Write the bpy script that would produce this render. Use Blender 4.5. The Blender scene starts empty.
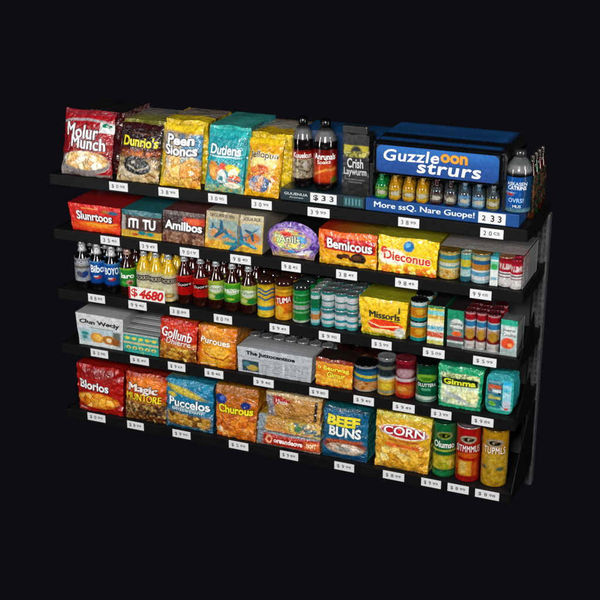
import bpy, bmesh, math, random
import numpy as np
from mathutils import Vector
random.seed(7)
scene = bpy.context.scene
W, D = 1.9, 0.33
LIPH = 0.042
ZB = {1: 1.1255, 2: 0.8992, 3: 0.6422, 4: 0.4005, 5: 0.1000}     # bottom of every shelf lip
ZT = {k: v + LIPH for k, v in ZB.items()}                         # what the goods stand on
CAM = (2.80443, -4.22027)

# ------------------------------------------------------------------ colour
def lin(c):
    if isinstance(c, str):
        c = c.lstrip('#'); c = [int(c[i:i+2], 16)/255 for i in (0, 2, 4)]
    c = np.asarray(c, float)
    return np.where(c <= 0.04045, c/12.92, ((c+0.055)/1.055)**2.4)

def hsh(i, j, s):
    n = np.sin(i*127.1 + j*311.7 + s*74.7)*43758.5453
    return n - np.floor(n)

def vn(x, y, s=0.0):
    i = np.floor(x); j = np.floor(y); fx = x-i; fy = y-j
    fx = fx*fx*(3-2*fx); fy = fy*fy*(3-2*fy)
    a = hsh(i, j, s); b = hsh(i+1, j, s); c = hsh(i, j+1, s); d = hsh(i+1, j+1, s)
    return (a*(1-fx)+b*fx)*(1-fy) + (c*(1-fx)+d*fx)*fy

def fbm(x, y, s=0.0):
    return vn(x, y, s)*.5 + vn(x*2.1, y*2.1, s+3)*.3 + vn(x*4.3, y*4.3, s+5)*.2

def worley(x, y, s):
    i0 = np.floor(x); j0 = np.floor(y)
    f1 = np.full(x.shape, 9.0); f2 = f1.copy(); idn = np.zeros(x.shape); ang = np.zeros(x.shape)
    for di in (-1, 0, 1):
        for dj in (-1, 0, 1):
            i = i0+di; j = j0+dj
            dx = i + .5 + .8*(hsh(i, j, s)-.5) - x; dy = j + .5 + .8*(hsh(i, j, s+9)-.5) - y
            th = hsh(i, j, s+4)*3.1
            ex = dx*np.cos(th)+dy*np.sin(th); ey = -dx*np.sin(th)+dy*np.cos(th)
            d = np.sqrt((ex*1.25)**2 + (ey*.8)**2)
            cl = d < f1
            f2 = np.where(cl, f1, np.minimum(f2, d))
            idn = np.where(cl, hsh(i, j, s+2), idn); ang = np.where(cl, ex, ang)
            f1 = np.where(cl, d, f1)
    return f1, f2, idn, ang

class Paint:
    """what is printed on a pack, as colours over its face (u across, v up)"""
    def __init__(s, u, v, asp):
        s.u, s.v, s.a = u, v, asp; s.c = np.zeros(u.shape+(3,))
    def put(s, m, c):
        m = np.clip(m, 0, 1)[..., None]; c = lin(c) if isinstance(c, (str, tuple)) else c
        s.c = s.c*(1-m) + c*m; return s
    def fill(s, c): return s.put(np.ones(s.u.shape), c)
    def grad(s, c0, c1, v0=0, v1=1, axis='v'):
        t = np.clip(((s.v if axis == 'v' else s.u)-v0)/(v1-v0), 0, 1)[..., None]
        s.c = lin(c0)*(1-t)+lin(c1)*t; return s
    def mrect(s, u0, v0, u1, v1, soft=.012, slant=0):
        v = s.v - slant*(s.u-.5)
        f = lambda t: np.clip(t/soft+.5, 0, 1)
        return f(s.u-u0)*f(u1-s.u)*f(v-v0)*f(v1-v)
    def mell(s, cu, cv, ru, rv, soft=.12, rot=0):
        x = (s.u-cu)*s.a; y = s.v-cv; c, n = math.cos(rot), math.sin(rot)
        d = np.sqrt(((x*c+y*n)/(ru*s.a))**2 + ((-x*n+y*c)/rv)**2)
        return np.clip((1-d)/soft+.5, 0, 1)
    def mstroke(s, pts, w, soft=.015):
        d = np.full(s.u.shape, 9.0); x = s.u*s.a
        for (a, b), (c, e) in zip(pts, pts[1:]):
            ax, bx = a*s.a, c*s.a; dx, dy = bx-ax, e-b; L = dx*dx+dy*dy+1e-9
            t = np.clip(((x-ax)*dx+(s.v-b)*dy)/L, 0, 1)
            d = np.minimum(d, np.hypot(x-ax-t*dx, s.v-b-t*dy))
        return np.clip((w/2-d)/soft+.5, 0, 1)
    def rect(s, u0, v0, u1, v1, c, **k): return s.put(s.mrect(u0, v0, u1, v1, **k), c)
    def ell(s, cu, cv, ru, rv, c, **k): return s.put(s.mell(cu, cv, ru, rv, **k), c)
    def stroke(s, pts, w, c, **k): return s.put(s.mstroke(pts, w, **k), c)
    def pal(s, t, pal):
        P = np.array([lin(c) for c in pal]); t = np.clip(t, 0, .9999)*(len(P)-1)
        i = np.floor(t).astype(int); f = (t-i)[..., None]
        return P[i]*(1-f)+P[i+1]*f
    def blotch(s, m, pal, sc=6, seed=1):
        n = fbm(s.u*s.a*sc, s.v*sc, seed); t = (n-.25)/.5
        return s.put(m, s.pal(t, pal))
    def food(s, m, pal, sc=7, seed=1, gap='#301205', g=.09):
        w = .25*(vn(s.u*s.a*sc*.9, s.v*sc*.9, seed+7)-.5)
        f1, f2, idn, ex = worley(s.u*s.a*sc+w, s.v*sc+w, seed)
        sp = vn(s.u*s.a*sc*6, s.v*sc*6, seed+1)
        t = idn*.75 + .25*sp + .25*(-ex)
        col = s.pal(t, pal)
        e = np.clip((g-(f2-f1))/g, 0, 1)[..., None]*.85
        col = col*(1-e)+lin(gap)*e
        return s.put(m, col)
    def poly(s, pts, c):
        n = len(pts); ins = np.zeros(s.u.shape, bool)
        for i in range(n):
            (x0, y0), (x1, y1) = pts[i], pts[(i+1) % n]
            if y0 == y1: continue
            ins ^= ((s.v > min(y0, y1)) & (s.v <= max(y0, y1)) & (s.u < x0+(s.v-y0)*(x1-x0)/(y1-y0)))
        return s.put(ins*1.0, c)
    def finish(s, seed=1, k=1.0):
        # the busy small print and halftone texture of the artwork
        x, y = s.u*s.a, s.v
        n = fbm(x*20, y*20, seed+11)-.5; n2 = vn(x*46, y*34, seed+31)-.5
        r = np.abs(vn(x*13+vn(x*5, y*5, seed)*2, y*13, seed+17)-.5)
        m = 1+k*(.9*n+.35*n2) - k*.35*np.clip((.05-r)/.05, 0, 1)
        c = np.clip(s.c, 0, 1); c = c**1.1*m[..., None]
        g = np.clip((.03-np.abs(vn(x*9, y*16, seed+41)-.5))/.03, 0, 1)*np.clip(vn(x*5, y*5, seed+43)*3-1.7, 0, 1)
        s.c = np.clip(c+k*.16*g[..., None], 0, 1); return s
    def fleck(s, amt=.12, sc=26, seed=5):
        n = fbm(s.u*s.a*sc, s.v*sc, seed)-.5
        s.c = np.clip(s.c*(1+amt*4*n[..., None]), 0, 1); return s

# ------------------------------------------------------------------ materials
def new_mat(name, rough=.4, spec=.5, coat=0, bump=0, bscale=60, metal=0, crease=0, base=None, rvar=.1, cvar=.12, cscale=90, dist=.003, alpha=None, distort=.6):
    m = bpy.data.materials.new(name); m.use_nodes = True; nt = m.node_tree; N = nt.nodes; L = nt.links
    b = N['Principled BSDF']; tc = N.new('ShaderNodeTexCoord')
    n2 = N.new('ShaderNodeTexNoise'); n2.inputs['Scale'].default_value = cscale; n2.inputs['Detail'].default_value = 3
    L.new(tc.outputs['Object'], n2.inputs['Vector'])
    mx = N.new('ShaderNodeMix'); mx.data_type = 'RGBA'; mx.blend_type = 'MULTIPLY'; mx.inputs[0].default_value = 1
    cr = N.new('ShaderNodeValToRGB'); cr.color_ramp.elements[0].position = .3; cr.color_ramp.elements[1].position = .65
    lo = 1-cvar; cr.color_ramp.elements[0].color = (lo, lo, lo, 1); cr.color_ramp.elements[1].color = (1, 1, 1, 1)
    L.new(n2.outputs['Fac'], cr.inputs['Fac']); L.new(cr.outputs['Color'], mx.inputs[7])
    if base is None:
        a = N.new('ShaderNodeVertexColor'); a.layer_name = 'Col'; L.new(a.outputs['Color'], mx.inputs[6])
    else:
        mx.inputs[6].default_value = (*lin(base), 1)
    L.new(mx.outputs[2], b.inputs['Base Color'])
    mr = N.new('ShaderNodeMapRange'); mr.inputs['To Min'].default_value = max(rough-rvar, .02); mr.inputs['To Max'].default_value = rough+rvar
    L.new(n2.outputs['Fac'], mr.inputs['Value']); L.new(mr.outputs['Result'], b.inputs['Roughness'])
    b.inputs['Specular IOR Level'].default_value = spec; b.inputs['Metallic'].default_value = metal
    b.inputs['Coat Weight'].default_value = coat; b.inputs['Coat Roughness'].default_value = .12
    if alpha is not None: b.inputs['Alpha'].default_value = alpha
    if crease:
        # sharp folds of crumpled film: cell borders of a warped pattern
        nz = N.new('ShaderNodeTexNoise'); nz.inputs['Scale'].default_value = 14; nz.inputs['Detail'].default_value = 2; L.new(tc.outputs['Object'], nz.inputs['Vector'])
        va = N.new('ShaderNodeVectorMath'); va.operation = 'MULTIPLY_ADD'; va.inputs[1].default_value = (.07, .07, .07); L.new(nz.outputs['Color'], va.inputs[0]); L.new(tc.outputs['Object'], va.inputs[2])
        h = None
        for sc, wgt in ((13, 1.0), (31, .5)):
            vo = N.new('ShaderNodeTexNoise'); vo.inputs['Scale'].default_value = sc; vo.inputs['Detail'].default_value = 2; vo.inputs['Distortion'].default_value = .8; L.new(va.outputs[0], vo.inputs['Vector'])
            ms = N.new('ShaderNodeMath'); ms.operation = 'SUBTRACT'; ms.inputs[1].default_value = .5; L.new(vo.outputs['Fac'], ms.inputs[0])
            ma = N.new('ShaderNodeMath'); ma.operation = 'ABSOLUTE'; L.new(ms.outputs[0], ma.inputs[0])
            mm = N.new('ShaderNodeMath'); mm.operation = 'MULTIPLY_ADD'; mm.inputs[1].default_value = wgt*3; mm.inputs[2].default_value = 0
            L.new(ma.outputs[0], mm.inputs[0])
            if h is not None: L.new(h, mm.inputs[2])
            h = mm.outputs[0]
        bp = N.new('ShaderNodeBump'); bp.inputs['Strength'].default_value = crease; bp.inputs['Distance'].default_value = dist
        L.new(h, bp.inputs['Height']); L.new(bp.outputs['Normal'], b.inputs['Normal']); L.new(bp.outputs['Normal'], b.inputs['Coat Normal'])
    if bump:
        n = N.new('ShaderNodeTexNoise'); n.inputs['Scale'].default_value = bscale; n.inputs['Detail'].default_value = 2.5; n.inputs['Distortion'].default_value = distort
        L.new(tc.outputs['Object'], n.inputs['Vector'])
        bp = N.new('ShaderNodeBump'); bp.inputs['Strength'].default_value = bump; bp.inputs['Distance'].default_value = dist
        L.new(n.outputs['Fac'], bp.inputs['Height']); L.new(bp.outputs['Normal'], b.inputs['Normal']); L.new(bp.outputs['Normal'], b.inputs['Coat Normal'])
    return m
M = {
 'film': new_mat('printed_film', .37, .5, .38, 0, crease=.55, dist=.010, cvar=.2, cscale=120),
 'softfilm': new_mat('smooth_printed_film', .36, .5, .4, 0, crease=.22, dist=.010, cvar=.15, cscale=120),
 'card': new_mat('printed_card', .42, .45, .15, .10, 30, dist=.002, cvar=.2, cscale=130),
 'tin': new_mat('printed_tin', .24, .6, .8, .15, 60, dist=.002, cvar=.2, cscale=120, metal=.32),
 'liquid': new_mat('bottle_plastic', .1, .6, .6, .25, 30, rvar=.05, dist=.003),
 'ink': new_mat('printed_ink', .42, .5, .15, .2, 50, cvar=.18, cscale=140),
 'cap': new_mat('cap_metal', .25, .6, .3, .2, 60, metal=.5),
 'black': new_mat('black_shelf_steel', .5, .15, 0, .08, 160, base='#0c0c0d', dist=.001),
 'deck': new_mat('shelf_deck_steel', .6, .15, 0, .1, 90, base='#0f0f10', dist=.001),
 'back': new_mat('back_panel_steel', .65, .3, 0, .2, 50, base='#363638', cvar=.3, cscale=14),
 'grey': new_mat('grey_upright_steel', .42, .5, 0, .3, 150, base='#4c4c50', metal=.0, cvar=.4, cscale=60, dist=.002),
 'tag': new_mat('tag_card', .5, .4, 0, .1, 40, base='#d6d6d8', cvar=.07),
 'wrap': new_mat('clear_wrap', .16, .9, .5, .6, 40, base='#b9b4b4', alpha=.42, dist=.004),
 'haze': new_mat('thin_clear_film', .1, 1.0, .8, .7, 45, base='#d8e4e0', alpha=.14, dist=.004),
}

# ------------------------------------------------------------------ object helpers
def put(o, parent=None):
    scene.collection.objects.link(o)
    if parent is not None: o.parent = parent
    return o
def thing(name, label, cat, loc, group=None, rotz=0):
    o = bpy.data.objects.new(name, None); o.empty_display_size = .02
    o.location = loc; o.rotation_euler = (0, 0, rotz); o['label'] = label; o['category'] = cat
    if group: o['group'] = group
    return put(o)
def dup(root, loc, label, group=None):
    r = root.copy(); r.location = loc; r['label'] = label
    if group: r['group'] = group
    scene.collection.objects.link(r)
    for ch in list(root.children):
        c = ch.copy(); scene.collection.objects.link(c); c.parent = r
        for g in ch.children:
            d = g.copy(); scene.collection.objects.link(d); d.parent = c
    return r

class MB:
    def __init__(s): s.v = []; s.f = []; s.c = []; s.n = 0; s.sm = []
    def grid(s, X, Y, Z, C, flip=False, smooth=True, close=False):
        ny, nx = X.shape; base = s.n
        s.v.append(np.stack([X, Y, Z], -1).reshape(-1, 3))
        if np.ndim(C) == 1: C = np.tile(C, (ny*nx, 1))
        s.c.append(np.asarray(C).reshape(-1, 3)); s.n += nx*ny
        I = np.arange(ny*nx).reshape(ny, nx)+base
        a, b, c, d = I[:-1, :-1], I[:-1, 1:], I[1:, 1:], I[1:, :-1]
        q = np.stack([a, b, c, d] if not flip else [d, c, b, a], -1).reshape(-1, 4)
        s.f += q.tolist(); s.sm += [smooth]*len(q)
        if close:
            q = [[I[j, -1], I[j, 0], I[j+1, 0], I[j+1, -1]] for j in range(ny-1)]
            s.f += [[int(k) for k in (r if not flip else r[::-1])] for r in q]; s.sm += [smooth]*len(q)
    def raw(s, V, F, c, smooth=False):
        V = np.asarray(V, float); b = s.n; s.v.append(V); s.n += len(V)
        s.c.append(np.tile(lin(c) if isinstance(c, str) else c, (len(V), 1)))
        s.f += [[i+b for i in f] for f in F]; s.sm += [smooth]*len(F)
    def box(s, x0, x1, y0, y1, z0, z1, c='#808080', bev=0.0):
        b = min(bev, (x1-x0)*.45, (y1-y0)*.45, (z1-z0)*.45)
        if b <= 0:
            V = [(x, y, z) for z in (z0, z1) for y in (y0, y1) for x in (x0, x1)]
            F = [(0, 2, 3, 1), (4, 5, 7, 6), (0, 1, 5, 4), (2, 6, 7, 3), (0, 4, 6, 2), (1, 3, 7, 5)]
            s.raw(V, F, c); return
        bm = bmesh.new(); bmesh.ops.create_cube(bm, size=1)
        for v in bm.verts:
            v.co = Vector(((x0+x1)/2+v.co.x*(x1-x0), (y0+y1)/2+v.co.y*(y1-y0), (z0+z1)/2+v.co.z*(z1-z0)))
        bmesh.ops.bevel(bm, geom=bm.edges[:]+bm.verts[:], offset=b, segments=3, profile=.5, affect='EDGES')
        bm.verts.index_update()
        s.raw([v.co[:] for v in bm.verts], [[v.index for v in f.verts] for f in bm.faces], c); bm.free()
    def prism(s, pts, x0, x1, c='#808080'):
        """polygon in y,z pushed along x"""
        n = len(pts)
        V = [(x0, y, z) for y, z in pts]+[(x1, y, z) for y, z in pts]
        F = [list(range(n))[::-1], list(range(n, 2*n))]+[[i, (i+1) % n, n+(i+1) % n, n+i] for i in range(n)]
        s.raw(V, F, c)
    def build(s, name, mat, parent=None, label=None):
        V = np.concatenate(s.v); C = np.concatenate(s.c)
        me = bpy.data.meshes.new(name); me.from_pydata(V.tolist(), [], s.f)
        ca = me.color_attributes.new('Col', 'FLOAT_COLOR', 'POINT')
        ca.data.foreach_set('color', np.concatenate([C, np.ones((len(C), 1))], 1).astype(np.float32).ravel())
        me.polygons.foreach_set('use_smooth', s.sm); me.materials.append(M[mat])
        if len(s.f) < 60000:
            bm = bmesh.new(); bm.from_mesh(me); bmesh.ops.recalc_face_normals(bm, faces=bm.faces[:]); bm.to_mesh(me); bm.free()
        me.update()
        o = bpy.data.objects.new(name, me); put(o, parent)
        if label: o['label'] = label
        return o

# ------------------------------------------------------------------ lettering
_tc = {}
def glyphs(s, bold, shear, space):
    k = (s, bold, shear, space)
    if k in _tc: return _tc[k]
    cu = bpy.data.curves.new('t', 'FONT'); cu.body = s; cu.offset = bold; cu.shear = shear; cu.resolution_u = 3; cu.space_character = space
    ob = bpy.data.objects.new('t', cu); scene.collection.objects.link(ob)
    bpy.context.view_layer.update()
    me = bpy.data.meshes.new_from_object(ob.evaluated_get(bpy.context.evaluated_depsgraph_get()))
    bm = bmesh.new(); bm.from_mesh(me)
    bmesh.ops.triangulate(bm, faces=bm.faces[:])
    xs = [v.co.x for v in bm.verts]
    q = min(xs)+.11
    while q < max(xs):
        bmesh.ops.bisect_plane(bm, geom=bm.verts[:]+bm.edges[:]+bm.faces[:], plane_co=(q, 0, 0), plane_no=(1, 0, 0), dist=1e-6)
        q += .13
    ys = [v.co.y for v in bm.verts]; q = min(ys)+.09
    while q < max(ys):
        bmesh.ops.bisect_plane(bm, geom=bm.verts[:]+bm.edges[:]+bm.faces[:], plane_co=(0, q, 0), plane_no=(0, 1, 0), dist=1e-6)
        q += .12
    bm.verts.index_update()
    V = np.array([v.co[:2] for v in bm.verts]); F = [[v.index for v in f.verts] for f in bm.faces]
    bm.free(); bpy.data.meshes.remove(me); bpy.data.objects.remove(ob); bpy.data.curves.remove(cu)
    _tc[k] = (V, F); return V, F

def lettering(parent, S, items, name='lettering', label=None, off=.0015):
    """items: (text, (u0,v0,u1,v1), colour, outline colour or None, options) laid on the surface S(u,v,offset)"""
    mb = MB()
    for it in items:
        s, (u0, v0, u1, v1), col, oc = it[:4]; op = it[4] if len(it) > 4 else {}
        bold = op.get('bold', .02)*(.55 if any(ch in s for ch in 'NW') else .72); sh = op.get('shear', 0); sp = op.get('space', 1.0); arc = op.get('arc', 0); sl = op.get('slant', 0); jit = op.get('jit', 0)
        V, F = glyphs(s, bold, sh, sp); lo = V.min(0); hi = V.max(0)
        def place(V):
            t = (V-lo)/(hi-lo)
            u = u0+t[:, 0]*(u1-u0)
            v = v0+t[:, 1]*(v1-v0)+arc*(1-(2*t[:, 0]-1)**2)+sl*(t[:, 0]-.5)
            if jit: v = v+jit*np.sin(t[:, 0]*len(s)*2.2+len(s))
            return u, v
        if 'M' in s:      # this capital breaks when thickened: lay shifted copies side by side instead
            V0, F0 = glyphs(s, 0, sh, sp); lo = V0.min(0); hi = V0.max(0); k = (u1-u0)/(hi[0]-lo[0]); kv = (v1-v0)/(hi[1]-lo[1])
            bb = bold*1.3; lay = 0
            if oc:
                o_ = bb+op.get('ow', .05)*.9
                for q in range(8):
                    u, v = place(V0); x, y, z = S(u+k*o_*math.cos(q*math.pi/4), v+kv*o_*math.sin(q*math.pi/4), off*.4+lay*.00004); lay += 1
                    mb.raw(np.stack([x, y, z], 1), F0, oc)
            for q in (-1, 1, -.4, .4):
                u, v = place(V0); x, y, z = S(u+k*bb*q, v+kv*bb*.4*q, off+lay*.00003); lay += 1
                mb.raw(np.stack([x, y, z], 1), F0, col)
            continue
        if oc:
            V2, F2 = glyphs(s, bold+op.get('ow', .05)*.8, sh, sp)
            u, v = place(V2); x, y, z = S(u, v, off*.55)
            mb.raw(np.stack([x, y, z], 1), F2, oc)
            u, v = place(V2); du = op.get('drop', 0)
            if du:
                x, y, z = S(u+du, v-du, off*.3); mb.raw(np.stack([x, y, z], 1), F2, oc)
        u, v = place(V); x, y, z = S(u, v, off)
        mb.raw(np.stack([x, y, z], 1), F, col)
    return mb.build(name, 'ink', parent, label)

# ------------------------------------------------------------------ packs
def pack(name, label, cat, row, xb, xt, h, paint, top, side, text=(), yb=.02, yt=None, ye=.29, puff=.012, wr=.004, mat='film',
         z0=0, group=None, crimp=.05, seed=1, tail=True, part='bag', htr=0, topbulge=.006, scal=.002, back=None):
    """a pack with a printed front; xb and xt are its left and right edges at the foot and at the top"""
    yt = yb+.01 if yt is None else yt
    X0 = (xb[0]+xb[1])/2; Z = ZT[row]+z0; w = xb[1]-xb[0]
    t = thing(name, label, cat, (X0, yb, Z), group)
    nu = max(12, int(w/.0021)); nv = max(12, int(h/.0021))
    asp = w/h
    def S(u, v, off=0.0):
        u = np.asarray(u, float); v = np.asarray(v, float)
        l = xb[0]+(xt[0]-xb[0])*v; r = xb[1]+(xt[1]-xb[1])*v
        edge = scal*(fbm(v*11+seed, v*0, seed)-.5)*3.2
        x = l+(r-l)*u + edge*(2*u-1)
        bu = np.clip(1-(np.abs(2*u-1))**3, 0, 1)*np.clip(1-(np.abs(2*v-1))**4, 0, 1)
        n = fbm(u*asp*7+seed, v*7, seed)-.5
        em = 1-.65*bu
        rid = np.abs(vn(u*asp*10+3*v, v*5+seed, seed+8)-.5)*2
        rad = vn(np.arctan2(v-.5, (u-.5)*asp)*6, np.zeros_like(v)+seed, seed+2)-.5
        y = yb+(yt-yb)*v - puff*bu + wr*(n*1.6+rid*.8+rad*1.2*(1-bu))*em*2
        if crimp:
            cr = np.clip((v-(1-crimp))/.01, 0, 1)
            y = y + cr*.0012*np.sin(u*w/.0045*2*np.pi)
        z = h*v + htr*(u-.5)*v + (scal*1.2)*np.sin(u*9+seed)*v**6
        return x-X0, y-yb-off, z
    mb = MB()
    uu, vv = np.meshgrid(np.linspace(0, 1, nu+1), np.linspace(0, 1, nv+1))
    P = Paint(uu, vv, asp); paint(P); P.finish(seed, .9 if 'film' in mat else .45)
    X, Y, Zz = S(uu, vv); mb.grid(X, Y, Zz, P.c)
    # body to the back
    nd = 14; dd = np.linspace(0, 1, nd+1)
    def ring(fx, fy, fz, nn, cf, sd):
        # joins the front edge (arrays) to the back plane
        s_, d_ = np.meshgrid(np.arange(nn+1), dd)
        return s_
    vcol = np.linspace(0, 1, nv//2+1)
    for sgn, ue in ((-1, 0.0), (1, 1.0)):
        ex, ey, ez = S(np.full_like(vcol, ue), vcol)
        V_, D_ = np.meshgrid(np.arange(len(vcol)), dd, indexing='ij')
        bx = ex[V_]; yy = ey[V_]*(1-D_)+(ye-yb)*D_; zz = ez[V_]
        nn = fbm(D_*6+seed, zz*30, seed+3*ue)-.5
        gus = np.sin(np.pi*D_)*(-.006 if 'film' in mat else 0)
        bx = bx+sgn*(gus + (wr*2.2*nn*np.sin(np.pi*D_)))*(1-(2*vcol[V_]-1)**6)
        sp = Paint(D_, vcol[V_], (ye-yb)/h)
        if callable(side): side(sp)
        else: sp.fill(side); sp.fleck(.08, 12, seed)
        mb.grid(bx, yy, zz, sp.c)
    ucol = np.linspace(0, 1, nu//2+1)
    ex, ey, ez = S(ucol, np.ones_like(ucol))
    U_, D_ = np.meshgrid(np.arange(len(ucol)), dd, indexing='ij')
    tx = ex[U_]; yy = ey[U_]*(1-D_)+(ye-yb)*D_
    zz = ez[U_]*(1-D_)+h*D_+topbulge*np.sin(np.pi*D_)*np.sin(np.pi*ucol[U_])+wr*.8*(fbm(ucol[U_]*6, D_*5, seed)-.5)*np.sin(np.pi*D_)
    tp = Paint(ucol[U_], D_, 1.0)
    if callable(top): top(tp)
    else: tp.fill(top); tp.fleck(.06, 8, seed)
    mb.grid(tx, yy, zz, tp.c)
    # back and foot
    bc = lin(back or (side if isinstance(side, str) else '#404040'))
    x0, x1 = xb[0]-X0, xb[1]-X0; a0, a1 = xt[0]-X0, xt[1]-X0
    mb.raw([(x0, ye-yb, 0), (x1, ye-yb, 0), (a1, ye-yb, h), (a0, ye-yb, h)], [(0, 3, 2, 1)], bc)
    mb.raw([(x0, .002, 0.0006), (x1, .002, 0.0006), (x1, ye-yb, 0.0006), (x0, ye-yb, 0.0006)], [(0, 3, 2, 1)], bc)
    bo = mb.build(part, mat, t)
    if text: lettering(bo, S, text)
    return t, S

def pillow(name, label, cat, row, xb, xt, h, paint, text=(), yb=.02, yt=.07, thick=.05, seed=1, back='#555555', group=None, wr=.003):
    """a free-standing sealed bag, leaning back on the goods behind it"""
    X0 = (xb[0]+xb[1])/2; w = xb[1]-xb[0]; asp = w/h
    t = thing(name, label, cat, (X0, yb, ZT[row]), group)
    nu = int(w/.0021); nv = int(h/.0021)
    def body(u, v):
        l = xb[0]+(xt[0]-xb[0])*v; r = xb[1]+(xt[1]-xb[1])*v
        pin = .012*np.sin(np.pi*v)*(1-.4*np.sin(np.pi*v))
        x = l+(r-l)*u + (pin*.4+.006*(fbm(v*11+seed, v*0+.3, seed)-.5))*(1-2*u)
        bu = np.clip(1-np.abs(2*u-1)**2.6, 0, 1)**.8*np.clip(1-np.abs(2*v-1)**4, 0, 1)**.9
        n = fbm(u*asp*8+seed, v*8, seed)-.5
        rad = vn(np.arctan2(v-.5, (u-.5)*asp)*7, np.zeros_like(v)+seed, seed+2)-.5
        yc = yb+(yt-yb)*v+.004
        return x, yc, bu, (n*1.3+rad*1.8*(1-bu))*wr*2
    def S(u, v, off=0.0):
        u = np.asarray(u, float); v = np.asarray(v, float)
        x, yc, bu, n = body(u, v)
        y = yc-thick*.55*bu+n
        cr = np.clip((np.maximum(v-.94, .03-v))/.01, 0, 1)
        y = y+cr*.0014*np.sin(u*w/.0045*2*np.pi)
        return x-X0, y-yb-off, h*v+.002*np.sin(u*8+seed)*v
    uu, vv = np.meshgrid(np.linspace(0, 1, nu+1), np.linspace(0, 1, nv+1))
    P = Paint(uu, vv, asp); paint(P); P.finish(seed, .9)
    mb = MB(); X, Y, Z = S(uu, vv); mb.grid(X, Y, Z, P.c)
    u2, v2 = np.meshgrid(np.linspace(0, 1, nu//3+1), np.linspace(0, 1, nv//3+1))
    x, yc, bu, n = body(u2, v2)
    Q = Paint(u2, v2, asp).fill(back).fleck(.1, 10, seed)
    mb.grid(x-X0, yc-yb+thick*.4*bu+.0015, h*v2+.002*np.sin(u2*8+seed)*v2, Q.c, flip=True)
    bo = mb.build('bag', 'film', t)
    if text: lettering(bo, S, text)
    return t

# ------------------------------------------------------------------ turned things
def lathe(mb, prof, paint=None, col='#808080', seg=44, sub=1, fu=0):
    """prof: (r, z); the printed front faces the aisle at u = .5"""
    pr = np.array(prof, float)
    if sub > 1:
        d = np.r_[0, np.cumsum(np.hypot(*(pr[1:]-pr[:-1]).T))]; q = np.linspace(0, d[-1], len(pr)*sub)
        pr = np.stack([np.interp(q, d, pr[:, 0]), np.interp(q, d, pr[:, 1])], 1)
    th = np.linspace(0, 2*np.pi, seg, endpoint=False)
    T, R = np.meshgrid(th, pr[:, 0]); _, Z = np.meshgrid(th, pr[:, 1])
    a = T - np.pi/2 - np.pi + fu     # u=.5 -> facing -y
    U = T/(2*np.pi)
    if paint:
        P = Paint(U, (Z-pr[:, 1].min())/(pr[:, 1].max()-pr[:, 1].min()), 2*np.pi*pr[:, 0].max()/(pr[:, 1].max()-pr[:, 1].min()))
        paint(P); P.finish(3, .7); C = P.c
    else: C = lin(col)
    mb.grid(R*np.cos(a), R*np.sin(a), Z, C, close=True)
def cylS(r, z0, z1, cy=0):
    """u 0..1 spans the visible front half of a turned surface"""
    def S(u, v, off=0.0):
        a = -np.pi/2 + (np.asarray(u)-.5)*np.pi*.74
        rr = r+off
        return rr*np.cos(a), rr*np.sin(a)+cy, z0+np.asarray(v)*(z1-z0)
    return S
def cx(x, y):       # foot position behind the spot where a thing is seen on the front plane
    return x-(y-.02)*(CAM[0]-x)/(.02-CAM[1])

def face(x):          # goods are turned with their labels towards the shopper
    return math.atan2(CAM[0]-x, 4.24)*.85

def bottle(label, row, x, y, r, h, liquid, cap, lab, text=(), neck=None, z0=0, group=None, lz=(.28, .66), name='soda_bottle', cat='bottle', fat=False, shoulder=None):
    t = thing(name, label, cat, (x, y, ZT[row]+z0), group, face(x))
    if fat == 'mini':
        P = [(0, .001), (.8*r, .0), (r, .006), (r, .52*h), (.92*r, .60*h), (.6*r, .69*h), (.36*r, .74*h), (.33*r, .9*h), (.33*r, .95*h)]
    elif fat:
        P = [(0, .002), (.7*r, .0), (.94*r, .012*1), (r, .03), (.97*r, .26*h), (r, .30*h), (r, .66*h), (.97*r, .70*h), (.80*r, .79*h), (.52*r, .87*h), (.36*r, .90*h), (.36*r, .93*h)]
    else:
        P = [(0, .002), (.75*r, .0), (.95*r, .005), (r, .014), (r, .60*h), (.93*r, .66*h), (.66*r, .76*h), (.44*r, .83*h), (.36*r, .90*h), (.36*r, .94*h)]
    mb = MB()
    def pl(p):
        p.fill(liquid)
        if shoulder: p.put(np.clip((p.v-shoulder[0])/.02, 0, 1), shoulder[1])
        if neck: p.put(np.clip((p.v-neck[0])/.02, 0, 1), neck[1])
        p.fleck(.1, 9, 3)
    lathe(mb, P, pl, sub=4); mb.build('body', 'liquid', t)
    mb = MB(); cr = .42*r if fat != True else .46*r; c0 = .885*h
    lathe(mb, [(cr*.9, c0), (cr, c0+.002), (cr*1.02, c0+.05*h), (cr*.98, h-.003), (cr*.8, h), (0, h+.0005)], None, cap, 24)
    if fat != True:
        lathe(mb, [(cr*1.18, c0+.01*h), (cr*1.22, c0+.02*h), (cr*1.05, c0+.035*h)], None, cap, 24)
    mb.build('cap', 'cap', t)
    mb = MB(); za, zb = lz[0]*h, lz[1]*h; rr = r+.0008
    lathe(mb, [(rr, za), (rr, (za+zb)/2), (rr, zb)], lab, sub=10, seg=64)
    bo = mb.build('label', 'tin', t)
    if text: lettering(bo, cylS(rr, za, zb), text)
    return t

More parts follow.
